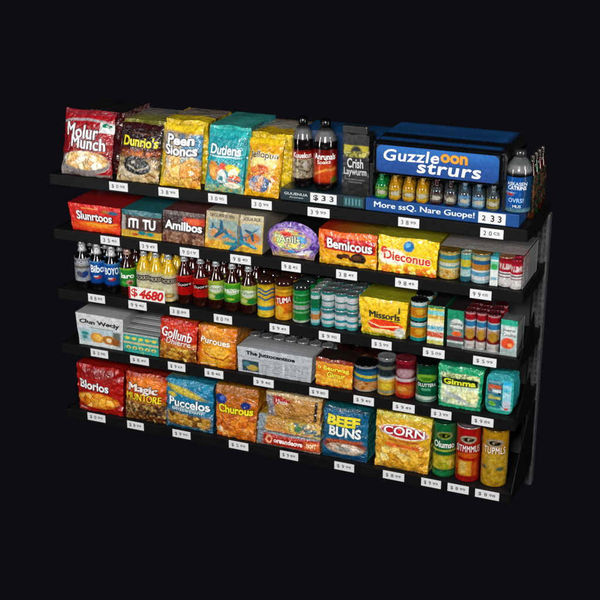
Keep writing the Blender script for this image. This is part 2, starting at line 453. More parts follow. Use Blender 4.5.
def can(label, row, x, y, r, h, paint, text=(), z0=0, group=None, lid='#8d8f92', name='food_can', cat='can', dome=None, mat='tin', rib=0, seg=64):
    t = thing(name, label, cat, (x, y, ZT[row]+z0), group, face(x))
    mb = MB(); n = 30
    zz = np.linspace(.004, h-.004, n); rr = r+rib*np.cos(zz/h*2*np.pi*3)*.5
    prof = [(0, .001), (r*.9, .0), (r*.98, .001)]+[(a, b) for a, b in zip(rr, zz)]
    lathe(mb, prof, paint, seg=seg+16, sub=3); bo = mb.build('body', mat, t)
    mb = MB()
    if dome:
        lathe(mb, [(r*1.0, h-.005), (r*1.03, h-.002), (r*1.02, h+.006), (r*.9, h+.016), (r*.55, h+.022), (0, h+.024)], None, dome, 36)
    else:
        lathe(mb, [(r*1.0, h-.005), (r*1.02, h-.003), (r*1.02, h), (r*.94, h), (r*.92, h-.003), (r*.5, h-.0035), (0, h-.0035)], None, lid, 36)
    mb.build('lid', 'cap' if not dome else 'liquid', t)
    if text: lettering(bo, cylS(r+abs(rib)*.5, 0, h), text)
    return t

# ================================================================== the display unit
unit = thing('display_shelf', 'black steel five-tier snack shelf unit with grey upright at its right end', 'shelf unit', (W/2, D, 0))
def U(mb, name, mat, label=None):
    o = mb.build(name, mat, unit, label)
    o.location = (-W/2, -D, 0); return o
for k in range(1, 6):
    z0, z1 = ZB[k], ZT[k]
    m = MB(); m.box(0, W, 0.0, D, z1-.012, z1-.001, bev=.002)
    for q in range(5): m.box(.2+q*.37, .23+q*.37, .02, D-.01, z1-.028, z1-.0125)
    U(m, 'shelf_deck', 'deck')
    m = MB(); m.box(-.004, W+.002, -.006, -.0005, z0, z1+.001, bev=.0018)
    m.box(-.004, W+.002, -.0005, .014, z0, z0+.003)
    U(m, 'shelf_lip', 'black')
    for x0, x1 in ((-.008, -.0045), (W+.0025, W+.0065)):
        m = MB(); m.prism([(-.005, z0), (.22, z0-.022), (D+.03, z0+.002), (D+.034, z1+.004), (D-.03, z1+.001), (-.005, z1)], x0, x1)
        U(m, 'side_arm', 'black')
for k in (3, 4, 5):
    z0, z1 = ZB[k], ZT[k]
    for x0, x1 in ((W+.007, W+.010),):
        m = MB(); m.prism([(.0, z0+.006), (.20, z0-.01), (.215, z0+.085), (.187, z0+.158), (.05, z1+.035), (.0, z1-.002)] if k < 5 else [(.0, z0+.006), (.24, z0-.015), (.325, z0+.03), (.325, z0+.285), (.24, z0+.285), (.06, z1+.075), (.0, z1-.002)], x0, x1)
        U(m, 'side_guard', 'black')
m = MB(); m.box(.03, 1.862, D+.006, D+.012, .05, 1.30)
U(m, 'back_panel', 'back')
for x0, x1 in ((-.012, .034), (1.866, 1.912)):
    m = MB(); y0, y1 = .345, .385
    m.box(x0, x1, y0, y1, .0, 1.125, bev=.003)
    up = U(m, 'upright', 'grey')
    m = MB(); m.box(x0+.002, x0+.011, y0-.003, y0-.0002, .004, 1.12, bev=.001); m.box(x1-.011, x1-.002, y0-.003, y0-.0002, .004, 1.12, bev=.001); m.box(x0+.020, x0+.026, y0-.002, y0-.0002, .004, 1.12, bev=.0008)
    m.build('rib', 'grey', up)
    m = MB()
    for q in range(43):
        for xx in (x0+.0125, x1-.0165): m.box(xx, xx+.004, y0-.0008, y0-.0001, .03+q*.0250, .043+q*.0250, '#2a2a2d')
    m.build('slot_row', 'ink', up)
# ================================================================== price tags
TAGS = {1: [(.304, .025, '$ 0', '98', 'red Molur Munch bag'), (.522, .026, '3 8', '99', 'edge between Dunrio\'s and Peen Sioncs bags'), (.729, .025, '3 0', '90', 'teal Dutiens bag'), (.91, .022, '3 0', '99', 'yellow Jellopun bag'), (1.137, .018, '3 9', '99', 'dark plinth of the two cola bottles'), (1.481, .021, '3 8', '99', 'blue More ssQ band'), (1.783, .018, '2 0', 'cs', 'large $ 33 plate of the blue bottle display')],
 2: [(.253, .025, '3 5', '40', 'red Slunrtoos carton'), (.425, .022, '3 9', '49', 'teal-topped ITI TU box'), (.603, .021, '9 0', '19', 'brown Amilbos box'), (.82, .021, '9 8', '40', 'box with blue aeroplanes'), (1.028, .019, '9 8', '45', 'round purple tub'), (1.249, .018, '3 8', '49', 'Bemicous bag'), (1.48, .017, '9 8', '49', 'yellow Dieconue bag'), (1.755, .014, '9 9', '4.00', 'wrapped cans at the second shelf right end')],
 3: [(.175, .026, '8 8', '89', 'blue-label bottles at the left end'), (.363, .024, '9 9', '40', 'red and white 4680 card'), (.551, .024, '3 8', '89', 'red-label cola bottles'), (.74, .023, '8 0', '78', 'bottles with green labels on brown glass'), (.979, .02, '$ 9', '49', 'orange and green cans'), (1.184, .02, '$ 9', '90', 'white and teal small cans'), (1.391, .02, '$ 5', '99', 'yellow Missorls box'), (1.592, .019, '$ 5', '09', 'banded carton with the green side'), (1.783, .017, '$ 5', '99', 'slim red, blue and gold cans')],
 4: [(.173, .026, '$ 3', '98', 'white Clun Wecly box'), (.36, .026, '$ 8', '49', 'teal magazine stack'), (.529, .027, '$ 9', '69', 'red Gollunb bag'), (.695, .025, '$ 8', '48', 'orange Puroues bag'), (.91, .024, '$ 9', '48', 'newspaper bundle'), (1.142, .022, '$ 9', '80', 'orange Beurwag box'), (1.325, .021, '$ 9', '49', 'blue and orange squat tin'), (1.484, .021, '$ 9', '49', 'red two-part can'), (1.63, .02, '$ 3', '99', 'green Gimma pouch'), (1.787, .02, '$ 9', '89', 'rounded teal pouch')],
 5: [(.14, .029, '$ 0', '99', 'red Blorios bag'), (.326, .027, '$ 8', '99', 'Magic bag'), (.54, .028, '$ 9', '99', 'blue Puccelos bag'), (.797, .027, '$ 5', '99', 'orange Churous bag'), (1.017, .026, '$ 9', '89', 'three stacked bread packs'), (1.25, .024, '$ 9', '99', 'blue Beef Buns bag'), (1.452, .026, '$ 8', '99', 'yellow Corn bag'), (1.602, .026, '$ 9', '99', 'green crisp tube'), (1.708, .025, '$ 8', '99', 'red crisp tube'), (1.82, .023, '$ 8', '98', 'yellow crisp tube')]}
for k, L in TAGS.items():
    for i, (x, dz, a, b, lab) in enumerate(L):
        w = (.092 if (k, i) == (5, 9) else .082+.004*((i*7+k) % 3-1))
        t = thing('price_tag', 'white price tag under the '+lab, 'price tag', (x, -.0065, ZB[k]+dz-.019), 'price tags along the shelf edges')
        m = MB(); m.box(-w/2, w/2, -.0016, -.0002, .001, .035, '#e6e6e8', bev=.0006)
        cd = m.build('card', 'tag', t)
        S = lambda u, v, off=0., w=w: ((np.asarray(u)-.5)*w, -.0016-off+0*np.asarray(v), np.asarray(v)*.036)
        lettering(cd, S, [(a, (.14, .26, .50, .72), '#3a3a40', None, {'bold': .012, 'space': 1.1}), (b, (.58, .38, .84, .68), '#55555b', None, {'bold': .01})], off=.0006)

# ================================================================== shelf 1: the bags
CR = ['#7d4a1c', '#c98a3c', '#e8bd78', '#f6dfae', '#fff3d6']       # puffed snacks
OR = ['#6b2306', '#b9540f', '#e58a1c', '#f7b63a', '#ffe08a']       # orange crisps
BR = ['#180c07', '#3a2010', '#6f4520', '#a9803f', '#d8c07a']       # dark nuts
def p_molur(p):
    p.grad('#7d0f1a', '#b3101f', 0, 1); p.fleck(.1, 8, 2)
    p.rect(-1, .93, 2, 2, '#9c2a38'); p.stroke([(0, .80), (.2, .865), (.5, .88), (.8, .85), (1.05, .80)], .035, '#b9adb0')
    p.rect(.76, .73, 1.1, .87, '#e8ecea', slant=-.12); p.ell(.86, .80, .055, .03, '#0c8a63'); p.ell(.93, .79, .035, .03, '#0a6e53')
    p.rect(.25, .385, .9, .41, '#c4541c', slant=-.02); p.rect(.3, .365, .88, .38, '#3c0a0a')
    p.put(p.mrect(-1, -.1, .22, .3, soft=.1), '#8f8a86'); p.ell(.1, .08, .13, .13, '#a79f98')
    p.rect(.55, -.1, 1.1, .2, '#a3121c', soft=.06)
    p.ell(.50, .22, .47, .19, '#c9c8c6', soft=.05); p.ell(.5, .21, .46, .175, '#8b8280', soft=.05)
    p.food(p.mell(.51, .255, .44, .145), CR[1:]+['#ffffff'], 9, 3, gap='#7a4a22')
    p.rect(-.1, -.1, 1.1, .04, '#8c7f7c')
pillow('chip_bag', 'red Molur Munch bag with a printed snack bowl, leftmost on the top shelf', 'snack bag', 1, (.030, .256), (.031, .256), .249, p_molur,
  [('Molur', (.10, .60, .74, .80), '#f1f1f1', '#4a4143', {'bold': .028, 'space': 1.06, 'slant': -.04, 'ow': .045, 'drop': .012}),
   ('Munch', (.22, .44, .88, .62), '#f1f1f1', '#4a4143', {'bold': .028, 'space': 1.06, 'slant': -.05, 'ow': .045, 'drop': .012})], yb=.02, yt=.082, thick=.055, seed=2, back='#5a1018')
def side_mix(a, b, sc=9, seed=3):
    def f(p): p.blotch(np.ones(p.u.shape), [a, b, a, '#0a0a0a', b], sc, seed)
    return f
pack('chip_bag', 'dark maroon crinkled bag standing right behind the red Molur Munch bag', 'snack bag', 1, (.055, .275), (.062, .278), .243, lambda p: (p.fill('#4a0f16'), p.fleck(.2, 9)), '#1a1a1c', side_mix('#4b1218', '#8a6a68', 14), yb=.095, yt=.115, ye=.31, puff=.01, wr=.005, seed=4, group='bags behind the front bags')
def p_dun(p):
    p.fill('#2a110c'); p.fleck(.12, 9, 3)
    p.rect(-.1, .90, 1.1, 1.1, '#3b1013'); p.rect(.3, .83, .8, .855, '#6d3a2a')
    p.rect(-.1, .42, 1.1, .60, '#5e1a0d', soft=.12); p.blotch(p.mrect(.1, .46, .95, .56, soft=.05), ['#3a0d08', '#a3461a', '#d9853a', '#6d1e0c'], 16, 4)
    p.blotch(p.mrect(-.1, -.1, 1.1, .42, soft=.12), ['#5f4a2c', '#a98a57', '#d9c090', '#7a6038'], 7, 7)
    p.ell(.45, .22, .42, .10, '#e4d4b4', soft=.2); p.ell(.28, .17, .2, .1, '#c7b79c')
    p.ell(.5, .30, .34, .15, '#1b1714', soft=.15, rot=-.15); p.ell(.44, .34, .16, .08, '#453f37'); p.stroke([(.3, .3), (.5, .22), (.75, .28), (.9, .42)], .03, '#a49a86')
    p.ell(.42, .36, .05, .025, '#b8b0a0', soft=.5); p.ell(.82, .13, .12, .07, '#b8925a'); p.stroke([(.7, .1), (.8, .17), (.93, .1)], .015, '#5c3014')
pillow('chip_bag', 'dark brown Dunrio\'s bag with yellow lettering leaning beside the red Molur Munch bag', 'snack bag', 1, (.279, .463), (.281, .464), .217, p_dun,
  [("Dunrio's", (.12, .62, .94, .80), '#f2e21a', '#2a0c08', {'bold': .04, 'ow': .03, 'slant': -.02})], yt=.085, thick=.045, seed=5, back='#5f5a2a')
pack('chip_bag', 'olive bag with a grey top standing behind the dark brown Dunrio\'s bag', 'snack bag', 1, (.272, .452), (.282, .46), .226, lambda p: (p.fill('#7e7a2c'), p.fleck(.2, 8)), lambda p: (p.grad('#8f8a3a', '#8a8580', .2, .6), p.fleck(.08, 8, 3)), side_mix('#7e7a2c', '#4a4a20'), yb=.095, yt=.10, ye=.31, seed=6, group='bags behind the front bags')
def p_peen(p):
    p.fill('#e6b61a'); p.fleck(.06, 8, 3)
    p.blotch(p.mrect(-.1, .52, 1.1, .90, soft=.05, slant=-.1)*p.mell(.55, .7, .62, .25, soft=.3), ['#5d8fb0', '#b9a98c', '#8a7d6f', '#4e7f9f'], 5, 2)
    p.put(p.mrect(.8, .2, 1.2, .85, soft=.1), '#3f88ae')
    p.food(p.mell(.5, .30, .55, .26, soft=.2), ['#8ea0a0', '#c9c9b8', '#e2a13a', '#f0c060', '#efe7cf'], 7, 5, gap='#5b4a30', g=.06)
    p.food(p.mell(.66, .18, .42, .2, soft=.15), ['#b8701f', '#e39a2c', '#f5c25a', '#ffdf96'], 5, 8, gap='#7a3d10')
    p.put(p.mrect(-.1, -.1, .13, .5, soft=.1), '#e2bd20'); p.rect(-.1, .92, 1.1, 1.1, '#f0cf2a')
pillow('chip_bag', 'yellow Peen Sioncs bag with white lettering and pale orange nuts', 'snack bag', 1, (.470, .642), (.468, .640), .229, p_peen,
  [('Peen', (.16, .70, .84, .86), '#f4f4f4', '#2e2a26', {'bold': .045, 'ow': .05, 'drop': .01}), ('Sioncs', (.12, .53, .92, .70), '#f4f4f4', '#2e2a26', {'bold': .045, 'ow': .05, 'drop': .01})], yt=.075, thick=.05, seed=7, back='#caa51a')
pack('chip_bag', 'yellow bag with a tan-grey top standing behind the Peen Sioncs bag', 'snack bag', 1, (.470, .645), (.47, .645), .243, lambda p: (p.fill('#d9b91a'), p.fleck(.2, 12)), lambda p: (p.fill('#e0c21c'), p.put(p.mrect(-.1, .3, 1.1, 2, soft=.03), '#8f8072'), p.fleck(.08, 8, 3)), side_mix('#d0ae1a', '#8a7a20'), yb=.09, yt=.095, ye=.30, seed=8, group='bags behind the front bags')
def p_dut(p):
    p.fill('#19a0a8'); p.fleck(.07, 7, 3); p.rect(-.1, .9, 1.1, 1.1, '#2cb2b4')
    p.blotch(p.mrect(-.1, -.1, 1.1, .14, soft=.08), ['#1a8d93', '#c9b04a', '#3aa7a0', '#e8c96a'], 12, 2)
    p.rect(.08, .58, .94, .60, '#dff2f2', slant=-.02); p.ell(.24, .36, .15, .16, '#d98a2b', rot=.4, soft=.2); p.ell(.2, .36, .07, .1, '#f2b552', rot=.4)
    p.ell(.47, .42, .10, .075, '#d9401c', soft=.2); p.ell(.47, .27, .13, .12, '#cfd7cf', soft=.2); p.ell(.45, .24, .06, .05, '#3d8a9a')
    p.ell(.73, .40, .19, .07, '#e9d23a', soft=.2, rot=-.25); p.ell(.76, .33, .12, .08, '#f0e6c8'); p.ell(.78, .24, .16, .07, '#cf5b1c', soft=.2); p.ell(.72, .14, .2, .05, '#e8e4cc')
    p.stroke([(.55, .36), (.68, .24), (.9, .2)], .02, '#0c5d80'); p.stroke([(.15, .25), (.3, .14), (.5, .16)], .02, '#0f6d7c')
pillow('chip_bag', 'teal Dutiens bag with small orange and yellow figures printed below the name', 'snack bag', 1, (.660, .822), (.660, .820), .226, p_dut,
  [('Dutiens', (.12, .62, .90, .78), '#e9f6f6', '#0d5d74', {'bold': .035, 'ow': .045, 'slant': -.02, 'drop': .008})], yt=.078, thick=.045, seed=9, back='#138f96')
pack('chip_bag', 'pale teal flat-topped bag standing behind the teal Dutiens bag', 'snack bag', 1, (.655, .825), (.655, .825), .238, lambda p: (p.fill('#2fb0aa'), p.fleck(.2, 12)), lambda p: (p.fill('#3fa79b'), p.fleck(.05, 5, 3)), side_mix('#1b8f94', '#0e5a60'), yb=.09, yt=.095, ye=.325, seed=10, wr=.002, mat='softfilm', group='bags behind the front bags')
def p_jol(p):
    p.fill('#e8ae14'); p.fleck(.07, 8, 4); p.rect(-.1, .92, 1.1, 1.1, '#f2cb20'); p.ell(.5, .62, .4, .14, '#f3d98c', soft=.5)
    p.food(p.mell(.5, .36, .40, .22, soft=.15), ['#b8431a', '#e06a22', '#f0b23c', '#f7e0a0'], 7, 12, gap='#5a2a18')
    p.food(p.mell(.48, .24, .33, .15, soft=.15), ['#20395c', '#4d6f9c', '#b9b9c4', '#d6862c', '#e8e0d4'], 8, 22, gap='#1a2030')
    p.stroke([(.75, .4), (.83, .3), (.75, .1)], .02, '#fff0c0')
pillow('chip_bag', 'golden yellow Jellopun bag with blue and orange sweets, rightmost bag of the top shelf', 'snack bag', 1, (.822, .965), (.822, .965), .205, p_jol,
  [('Jellopun', (.10, .64, .92, .79), '#2c2a26', '#f4eccb', {'bold': .02, 'ow': .05, 'arc': .02})], yt=.09, thick=.05, seed=11, back='#c99a12')
pack('chip_bag', 'yellow crinkled bag with a tan and white top behind the Jellopun bag', 'snack bag', 1, (.815, .985), (.818, .988), .222, lambda p: (p.fill('#d9b91a'), p.fleck(.25, 16)), lambda p: (p.fill('#d8ac14'), p.put(p.mrect(-.1, .35, 1.1, 2, soft=.03), '#a9a294'), p.put(p.mrect(-.1, .9, 1.1, 2, soft=.03), '#8a6a50'), p.fleck(.05, 5, 3)),
  lambda p: p.blotch(np.ones(p.u.shape), ['#e0b414', '#8f6a10', '#f3dc50', '#b98a12', '#f8ee9a'], 18, 5), yb=.095, yt=.105, ye=.34, seed=12, wr=.006, group='bags behind the front bags')

# plinth, cola bottles, carton
t = thing('display_plinth', 'low dark teal plinth carrying two cola bottles and a black carton', 'plinth', (1.142, .012, ZT[1]))
m = MB(); m.box(-.165, .166, 0, .15, .0006, .046, '#12262c', bev=.003); tr = m.build('tray', 'card', t)
m = MB(); m.box(-.045, .058, -.0025, -.0003, .006, .042, '#a9acae', bev=.001); pp = m.build('price_plate', 'tag', t)
m = MB(); m.box(.085, .16, -.0012, -.0003, .006, .041, '#1f4d54', bev=.0004)
for q in range(5): m.box(.091+q*.013, .097+q*.013, -.002, -.0013, .012, .036, '#53858a')
m.build('printed_panel', 'ink', t)
S = lambda u, v, off=0.: ((np.asarray(u)-.5)*.331+.0005, -off-.0004+0*np.asarray(v), np.asarray(v)*.046)
lettering(tr, S, [('GUUENUA', (.05, .52, .33, .74), '#c3ced0', None), ('Aromew', (.11, .28, .28, .44), '#9fb0b4', None)], off=.0004)
S2 = lambda u, v, off=0.: ((np.asarray(u)-.5)*.331+.0005, -.0029-off+0*np.asarray(v), np.asarray(v)*.046)
lettering(pp, S2, [('$ 3 3', (.40, .26, .64, .78), '#23272a', None, {'bold': .03})], name='price_lettering', off=.0002)
zb1 = .046
def lab_a(p):
    p.fill('#7d6a52'); p.blotch(np.ones(p.u.shape), ['#3a2a22', '#9a8a70', '#cfc3a6', '#5f4a3a'], 9, 4)
    p.rect(-1, .70, 2, 1.1, '#b3200f'); p.stroke([(.33, .55), (.45, .35), (.6, .25), (.68, .5)], .04, '#241a18'); p.ell(.55, .5, .05, .1, '#c9c2b4'); p.rect(-1, .93, 2, 1.1, '#7d1208'); p.rect(-1, -.1, 2, .06, '#2a1512')
def lab_b(p):
    p.fill('#a81a0c'); p.rect(-1, .86, 2, 1.1, '#7a0f08'); p.ell(.5, .35, .17, .26, '#d8501a', soft=.5); p.stroke([(.36, .3), (.5, .42), (.66, .45)], .07, '#f0a04a'); p.ell(.64, .12, .06, .1, '#5a6a1c'); p.rect(-1, -.1, 2, .05, '#3a0a06')
bx, by = cx(1.064, .06), .06
bottle('cola bottle with a red-topped beige picture label, left of the two on the dark plinth', 1, bx, by, .0385, .262, '#120a0a', '#0c0c0e', lab_a, [('Kuuekun', (.12, .74, .88, .92), '#f4e9e6', '#6a0f08', {'bold': .03})], neck=(.90, '#2a2a2c'), z0=zb1, fat=True, lz=(.14, .56), shoulder=(.755, '#6d6b6e'), group='cola bottles on the plinth')
bx = cx(1.152, .06)
bottle('cola bottle with an all-red label and orange swoosh, right on the dark plinth', 1, bx, by, .0435, .262, '#120a0a', '#0c0c0e', lab_b, [('Anrunals', (.10, .72, .90, .90), '#f6f0ee', '#5a0a06', {'bold': .03}), ('Soaks', (.22, .60, .7, .71), '#f6e2da', None, {'slant': .03})], neck=(.90, '#2a2a2c'), z0=zb1, fat=True, lz=(.11, .60), shoulder=(.755, '#6d6b6e'), group='cola bottles on the plinth')
def p_cre(p):
    p.fill('#19191b'); p.rect(-.1, .80, 1.1, 1.1, '#232325'); p.put(p.mrect(.06, .66, .96, .82, soft=.02), '#b5a92a')
    p.ell(.52, .71, .20, .10, '#1a1a1c', soft=.3, rot=.3); p.blotch(p.mrect(.1, .63, .95, .72, soft=.04), ['#8a8a50', '#d8d070', '#4a4a30', '#c9c34a'], 9, 3)
    p.put(p.mrect(-.1, .22, 1.1, .60, soft=.03)*.5, '#2c2c30'); p.rect(.12, .25, .84, .262, '#77777a')
pack('paper_carton', 'black peaked carton with grey and yellow lettering beside the cola bottles', 'carton', 1, (1.212, 1.316), (1.214, 1.312), .222, p_cre, '#161617', '#1a1a1a', yb=.03, yt=.035, ye=.10, z0=zb1, puff=.003, wr=.001, mat='card', seed=14, text=[('Crish', (.18, .45, .80, .61), '#c9c9cb', None, {'bold': .03}), ('Laywurm', (.06, .30, .92, .45), '#b9b9bb', None, {'bold': .03}), ('roostime', (.25, .20, .75, .235), '#6c6c70', None)])
t = thing('carton_clamp', 'black folded clamp strip along the top of the peaked black carton', 'clamp', (1.258, .045, ZT[1]+zb1+.2225))
m = MB(); m.box(-.047, .047, -.014, .014, .0006, .03, '#222224', bev=.004); m.build('clamp_bar', 'card', t)
pack('supply_carton', 'plain blue cardboard carton lying behind the cola bottles on the top shelf', 'carton', 1, (.995, 1.335), (.995, 1.335), .232, lambda p: (p.fill('#0d3a66'), p.fleck(.05, 6)), lambda p: (p.fill('#0f4c80'), p.fleck(.04, 4)), '#0c3358', yb=.175, yt=.175, ye=.33, puff=.001, wr=.0008, mat='card', crimp=0, seed=15, scal=.0003)

# blue Guzzle display
t = thing('bottle_display', 'blue and black Guzzle display stand with its header over small bottles', 'display stand', (1.59, .01, ZT[1]))
m = MB(); m.box(-.279, .281, 0, .30, .0006, .047, '#0d4484', bev=.003); bs = m.build('base', 'card', t)
# hood: domed black top printed with a blue patch
m = MB(); m.box(-.252, .226, .014, .305, .152, .236, '#08090b', bev=.008)
uu, vv = np.meshgrid(np.linspace(0, 1, 120), np.linspace(0, 1, 60)); p = Paint(uu, vv, 1.5); p.fill('#07080b')
p.put(p.mrect(.02, .38, .95, .95, soft=.05), '#135a9c'); p.put(p.mrect(.03, .40, .90, .56, soft=.12)*.5, '#0a2c50'); p.put(p.mrect(.03, .12, .95, .22, soft=.03), '#0c3a6c')
ang = (vv-.5)*np.pi; yy = .1595+.146*np.sign(np.sin(ang))*np.abs(np.sin(ang))**.8; zz = .236+.036*np.cos(ang)**.34
xx = -.252+.478*uu; zz = zz-.022*np.clip((np.abs(2*uu-1)-.93)/.07, 0, 1)**2; m.grid(xx, yy, zz, p.c)
for ue in (0, -1):
    ax, ay, az = xx[:, ue], yy[:, ue], zz[:, ue]; m.raw(np.stack([ax, ay, az], 1), [list(range(len(ax)))], '#08090b')
m.build('hood', 'card', t)
m = MB(); m.box(-.252, .218, -.006, .0115, .139, .262, '#08090b', bev=.012); m.build('header_frame', 'liquid', t)
m = MB(); xs = np.linspace(-.238, .204, 60)
def sign_bg(p): p.grad('#093a80', '#0f55a0', 0, 1); p.fleck(.05, 3, 4); p.put(p.mell(.5, 1.0, .6, .3, soft=1)*.3, '#2a7fd0'); p.put(np.clip((np.hypot(np.maximum(np.abs(p.u-.5)*.442-.199, 0), np.maximum(np.abs(p.v-.5)*.098-.027, 0))-.021)/.0015, 0, 1), '#08090b')
uu, vv = np.meshgrid(np.linspace(0, 1, 260), np.linspace(0, 1, 64)); p = Paint(uu, vv, 4.6); sign_bg(p)
m.grid(-.238+.442*uu, 0*uu-.0095, .151+.098*vv, p.c)
m.box(-.238, .204, -.0093, -.0061, .151, .249, '#0b3f80'); hs = m.build('header_sign', 'ink', t)
S = lambda u, v, off=0.: (-.238+.442*np.asarray(u), -.0097-off+0*np.asarray(v), .151+.098*np.asarray(v))
lettering(hs, S, [('Guzzle', (.06, .47, .52, .90), '#e2e6ea', '#0a2f66', {'bold': .028, 'ow': .02, 'slant': .06, 'shear': .1, 'space': 1.08}), ('oon', (.53, .56, .75, .88), '#f09a2c', '#7a3a08', {'bold': .05, 'ow': .02, 'slant': -.02}),
  ('strurs', (.34, .10, .86, .50), '#e2e6ea', '#0a2f66', {'bold': .03, 'space': 1.08, 'ow': .02, 'shear': .1})], off=.0006)
m = MB()
for x0 in (-.272, .214): m.box(x0, x0+.012, .02, .30, .0475, .17, '#0c1014', bev=.002)
m.box(-.259, .213, .16, .166, .0475, .1515, '#15191d'); m.build('side_cheek', 'card', t)
S = lambda u, v, off=0.: (-.279+.56*np.asarray(u), -off-.0003+0*np.asarray(v), .047*np.asarray(v))
lettering(bs, S, [('More ssQ. Nare Guope!', (.06, .22, .72, .80), '#dfe9f2', '#0a3a78', {'bold': .025, 'ow': .015})], off=.0004)
m = MB(); m.box(.138, .235, -.0028, -.0002, .004, .044, '#a8acae', bev=.001); pp = m.build('price_plate', 'tag', t)
S = lambda u, v, off=0.: (.138+.097*np.asarray(u), -.0028-off+0*np.asarray(v), .004+.04*np.asarray(v))
lettering(pp, S, [('2', (.14, .25, .28, .72), '#23272a', None, {'bold': .03}), ('3 3', (.46, .2, .86, .8), '#23272a', None, {'bold': .03})], name='price_lettering', off=.0004)
minis = [('#13703a', '#6fa83a', '#0f6a40', 'green'), ('#a87a14', '#d0a82a', '#8a702c', 'amber'), ('#a87a14', '#d0a82a', '#8a702c', 'amber'), ('#a87a14', '#d0ac2a', '#8a702c', 'amber'), ('#2c0f10', '#5a4a48', '#3a1214', 'maroon'), ('#2a1a18', '#6a6460', '#241a1c', 'brown'), ('#3a566a', '#6a9ac0', '#5f7886', 'pale blue'), ('#3a566a', '#78a4c4', '#6a808c', 'blue-white'), ('#444e54', '#9a8a34', '#626c70', 'grey and yellow')]
for i, (liq, lc, cp, nm) in enumerate(minis):
    xm = 1.368+i*.0508; y = .030
    def lb(p, lc=lc, i=i): p.fill(lc); p.blotch(p.mrect(-1, .2, 2, .75, soft=.05), [lc, '#b8b8a8', lc, '#4a3a28', lc], 4, i+2); p.ell(.5, .45, .1, .2, '#c8c4b0', soft=.5)
    tt = bottle('tiny %s bottle, number %d from the left under the Guzzle header' % (nm, i+1), 1, cx(xm, y), y, .0222, .0915, liq, cp, lb, neck=(.72, liq), z0=.0475, lz=(.12, .50), group='tiny bottles under the blue header', name='sample_bottle', fat='mini', shoulder=(.56, '#3c4448') if i > 3 else None)
    for r_ in (1, 2):
        dup(tt, (cx(xm, y)-.012*r_, y+.045*r_, ZT[1]+.0475), 'tiny %s bottle %s row, behind front bottle %d under the header' % (nm, ['', 'in the middle', 'in the back'][r_], i+1), 'tiny bottles under the blue header')
def lab_big(p):
    p.fill('#124a78'); p.put(p.mrect(.27, -.1, .56, .98, soft=.02), '#1560b0'); p.fleck(.1, 6, 2); p.rect(-1, -.1, 2, .1, '#5f8a94', soft=.06); p.ell(.40, .52, .055, .055, '#c9482c'); p.ell(.40, .545, .075, .035, '#8fb9e0', soft=.4); p.ell(.40, .51, .05, .035, '#b8341c')
bottle('large clear bottle with a blue label at the right end of the top shelf', 1, cx(1.860, .06), .06, .0445, .218, '#0d0f12', '#3a3a3e', lab_big, [('ASKASEN', (.12, .76, .80, .86), '#c9d8e4', None, {'bold': .03}), ('CATRINS', (.16, .64, .78, .75), '#e2ecf2', None, {'bold': .04}), ('OVRS!', (.20, .28, .70, .40), '#9fc4e6', None), ('MUS', (.36, .13, .62, .21), '#d4d8c8', None)], neck=(.82, '#5c5f60'), z0=.047, fat=True, lz=(.03, .60), shoulder=(.70, '#77787a'))
bcol = [('#3a1c0c', '#8a4a18'), ('#123a1e', '#7a2014'), ('#4a120e', '#8a6a2a'), ('#30140c', '#6a341c')]
for i, (a, b) in enumerate(bcol):
    def lb(p, a=a, b=b, i=i): p.blotch(np.ones(p.u.shape), [a, b, '#6a5a3c', '#140c0a', a, '#1a4030', '#20100c', b], 9, i+3)
    yy = .135+i*.062
    bottle('narrow %s bottle, %s behind the large clear bottle' % (['amber', 'green', 'red', 'brown'][i], ['first', 'second', 'third', 'fourth'][i]), 1, 1.878-.002*i, yy, .020, .23-.004*i, a, '#3a3632', lb, z0=.0006, lz=(.12, .7), group='narrow bottles behind the large clear bottle')

# ================================================================== shelf 2
def p_slu(p):
    p.grad('#c8200c', '#d8240f'); p.fleck(.05, 6, 2); p.ell(.55, .22, .5, .17, '#e65a10', soft=.9); p.ell(.55, .27, .3, .09, '#f0901c', soft=.8)
    p.ell(.86, .78, .10, .07, '#2a5a7a', soft=.4); p.ell(.72, .80, .07, .05, '#a87a2a', soft=.4); p.rect(.25, .84, .55, .88, '#f0a040', soft=.04); p.stroke([(.38, .33), (.6, .27), (.95, .38)], .03, '#f8b83a')
pack('candy_box', 'red Slunrtoos carton with white lettering at the left end of the second shelf', 'box', 2, (.068, .285), (.055, .293), .112, p_slu, '#8f0f12', '#7a120f', yb=.02, yt=.014, ye=.29, puff=.003, wr=.0012, mat='card', crimp=0, seed=21, scal=.0006, text=[('Slunrtoos', (.14, .42, .84, .74), '#f6f6f6', '#4a0f0a', {'bold': .035, 'ow': .05, 'slant': -.02, 'drop': .014})])  # shade is put into the top colour, a darker red than the front
def p_mm(p):
    p.fill('#4a2416'); p.rect(-.1, .82, 1.1, 1.1, '#2a6f74'); p.rect(-.1, -.1, .10, .8, '#a8a49a'); p.rect(-.1, .08, 1.1, .26, '#c9a02c', soft=.05); p.rect(-.1, -.1, 1.1, .08, '#d8b83a'); p.ell(.52, .20, .1, .08, '#187a80'); p.ell(.72, .18, .1, .07, '#1c8a86'); p.ell(.35, .12, .08, .05, '#b84a1c'); p.fleck(.1, 9, 2)
pack('candy_box', 'brown ITI TU box with a teal top, beside the red Slunrtoos carton', 'box', 2, (.290, .468), (.296, .472), .110, p_mm, '#1d5f64', '#3a2418', yb=.02, yt=.022, ye=.29, puff=.003, wr=.001, mat='card', crimp=0, seed=22, scal=.0005, text=[('iTi', (.18, .36, .44, .72), '#f4f4f4', '#1c0c08', {'bold': .06, 'ow': .04}), ('TU', (.54, .34, .86, .72), '#f4f4f4', '#1c0c08', {'bold': .06, 'ow': .04})])
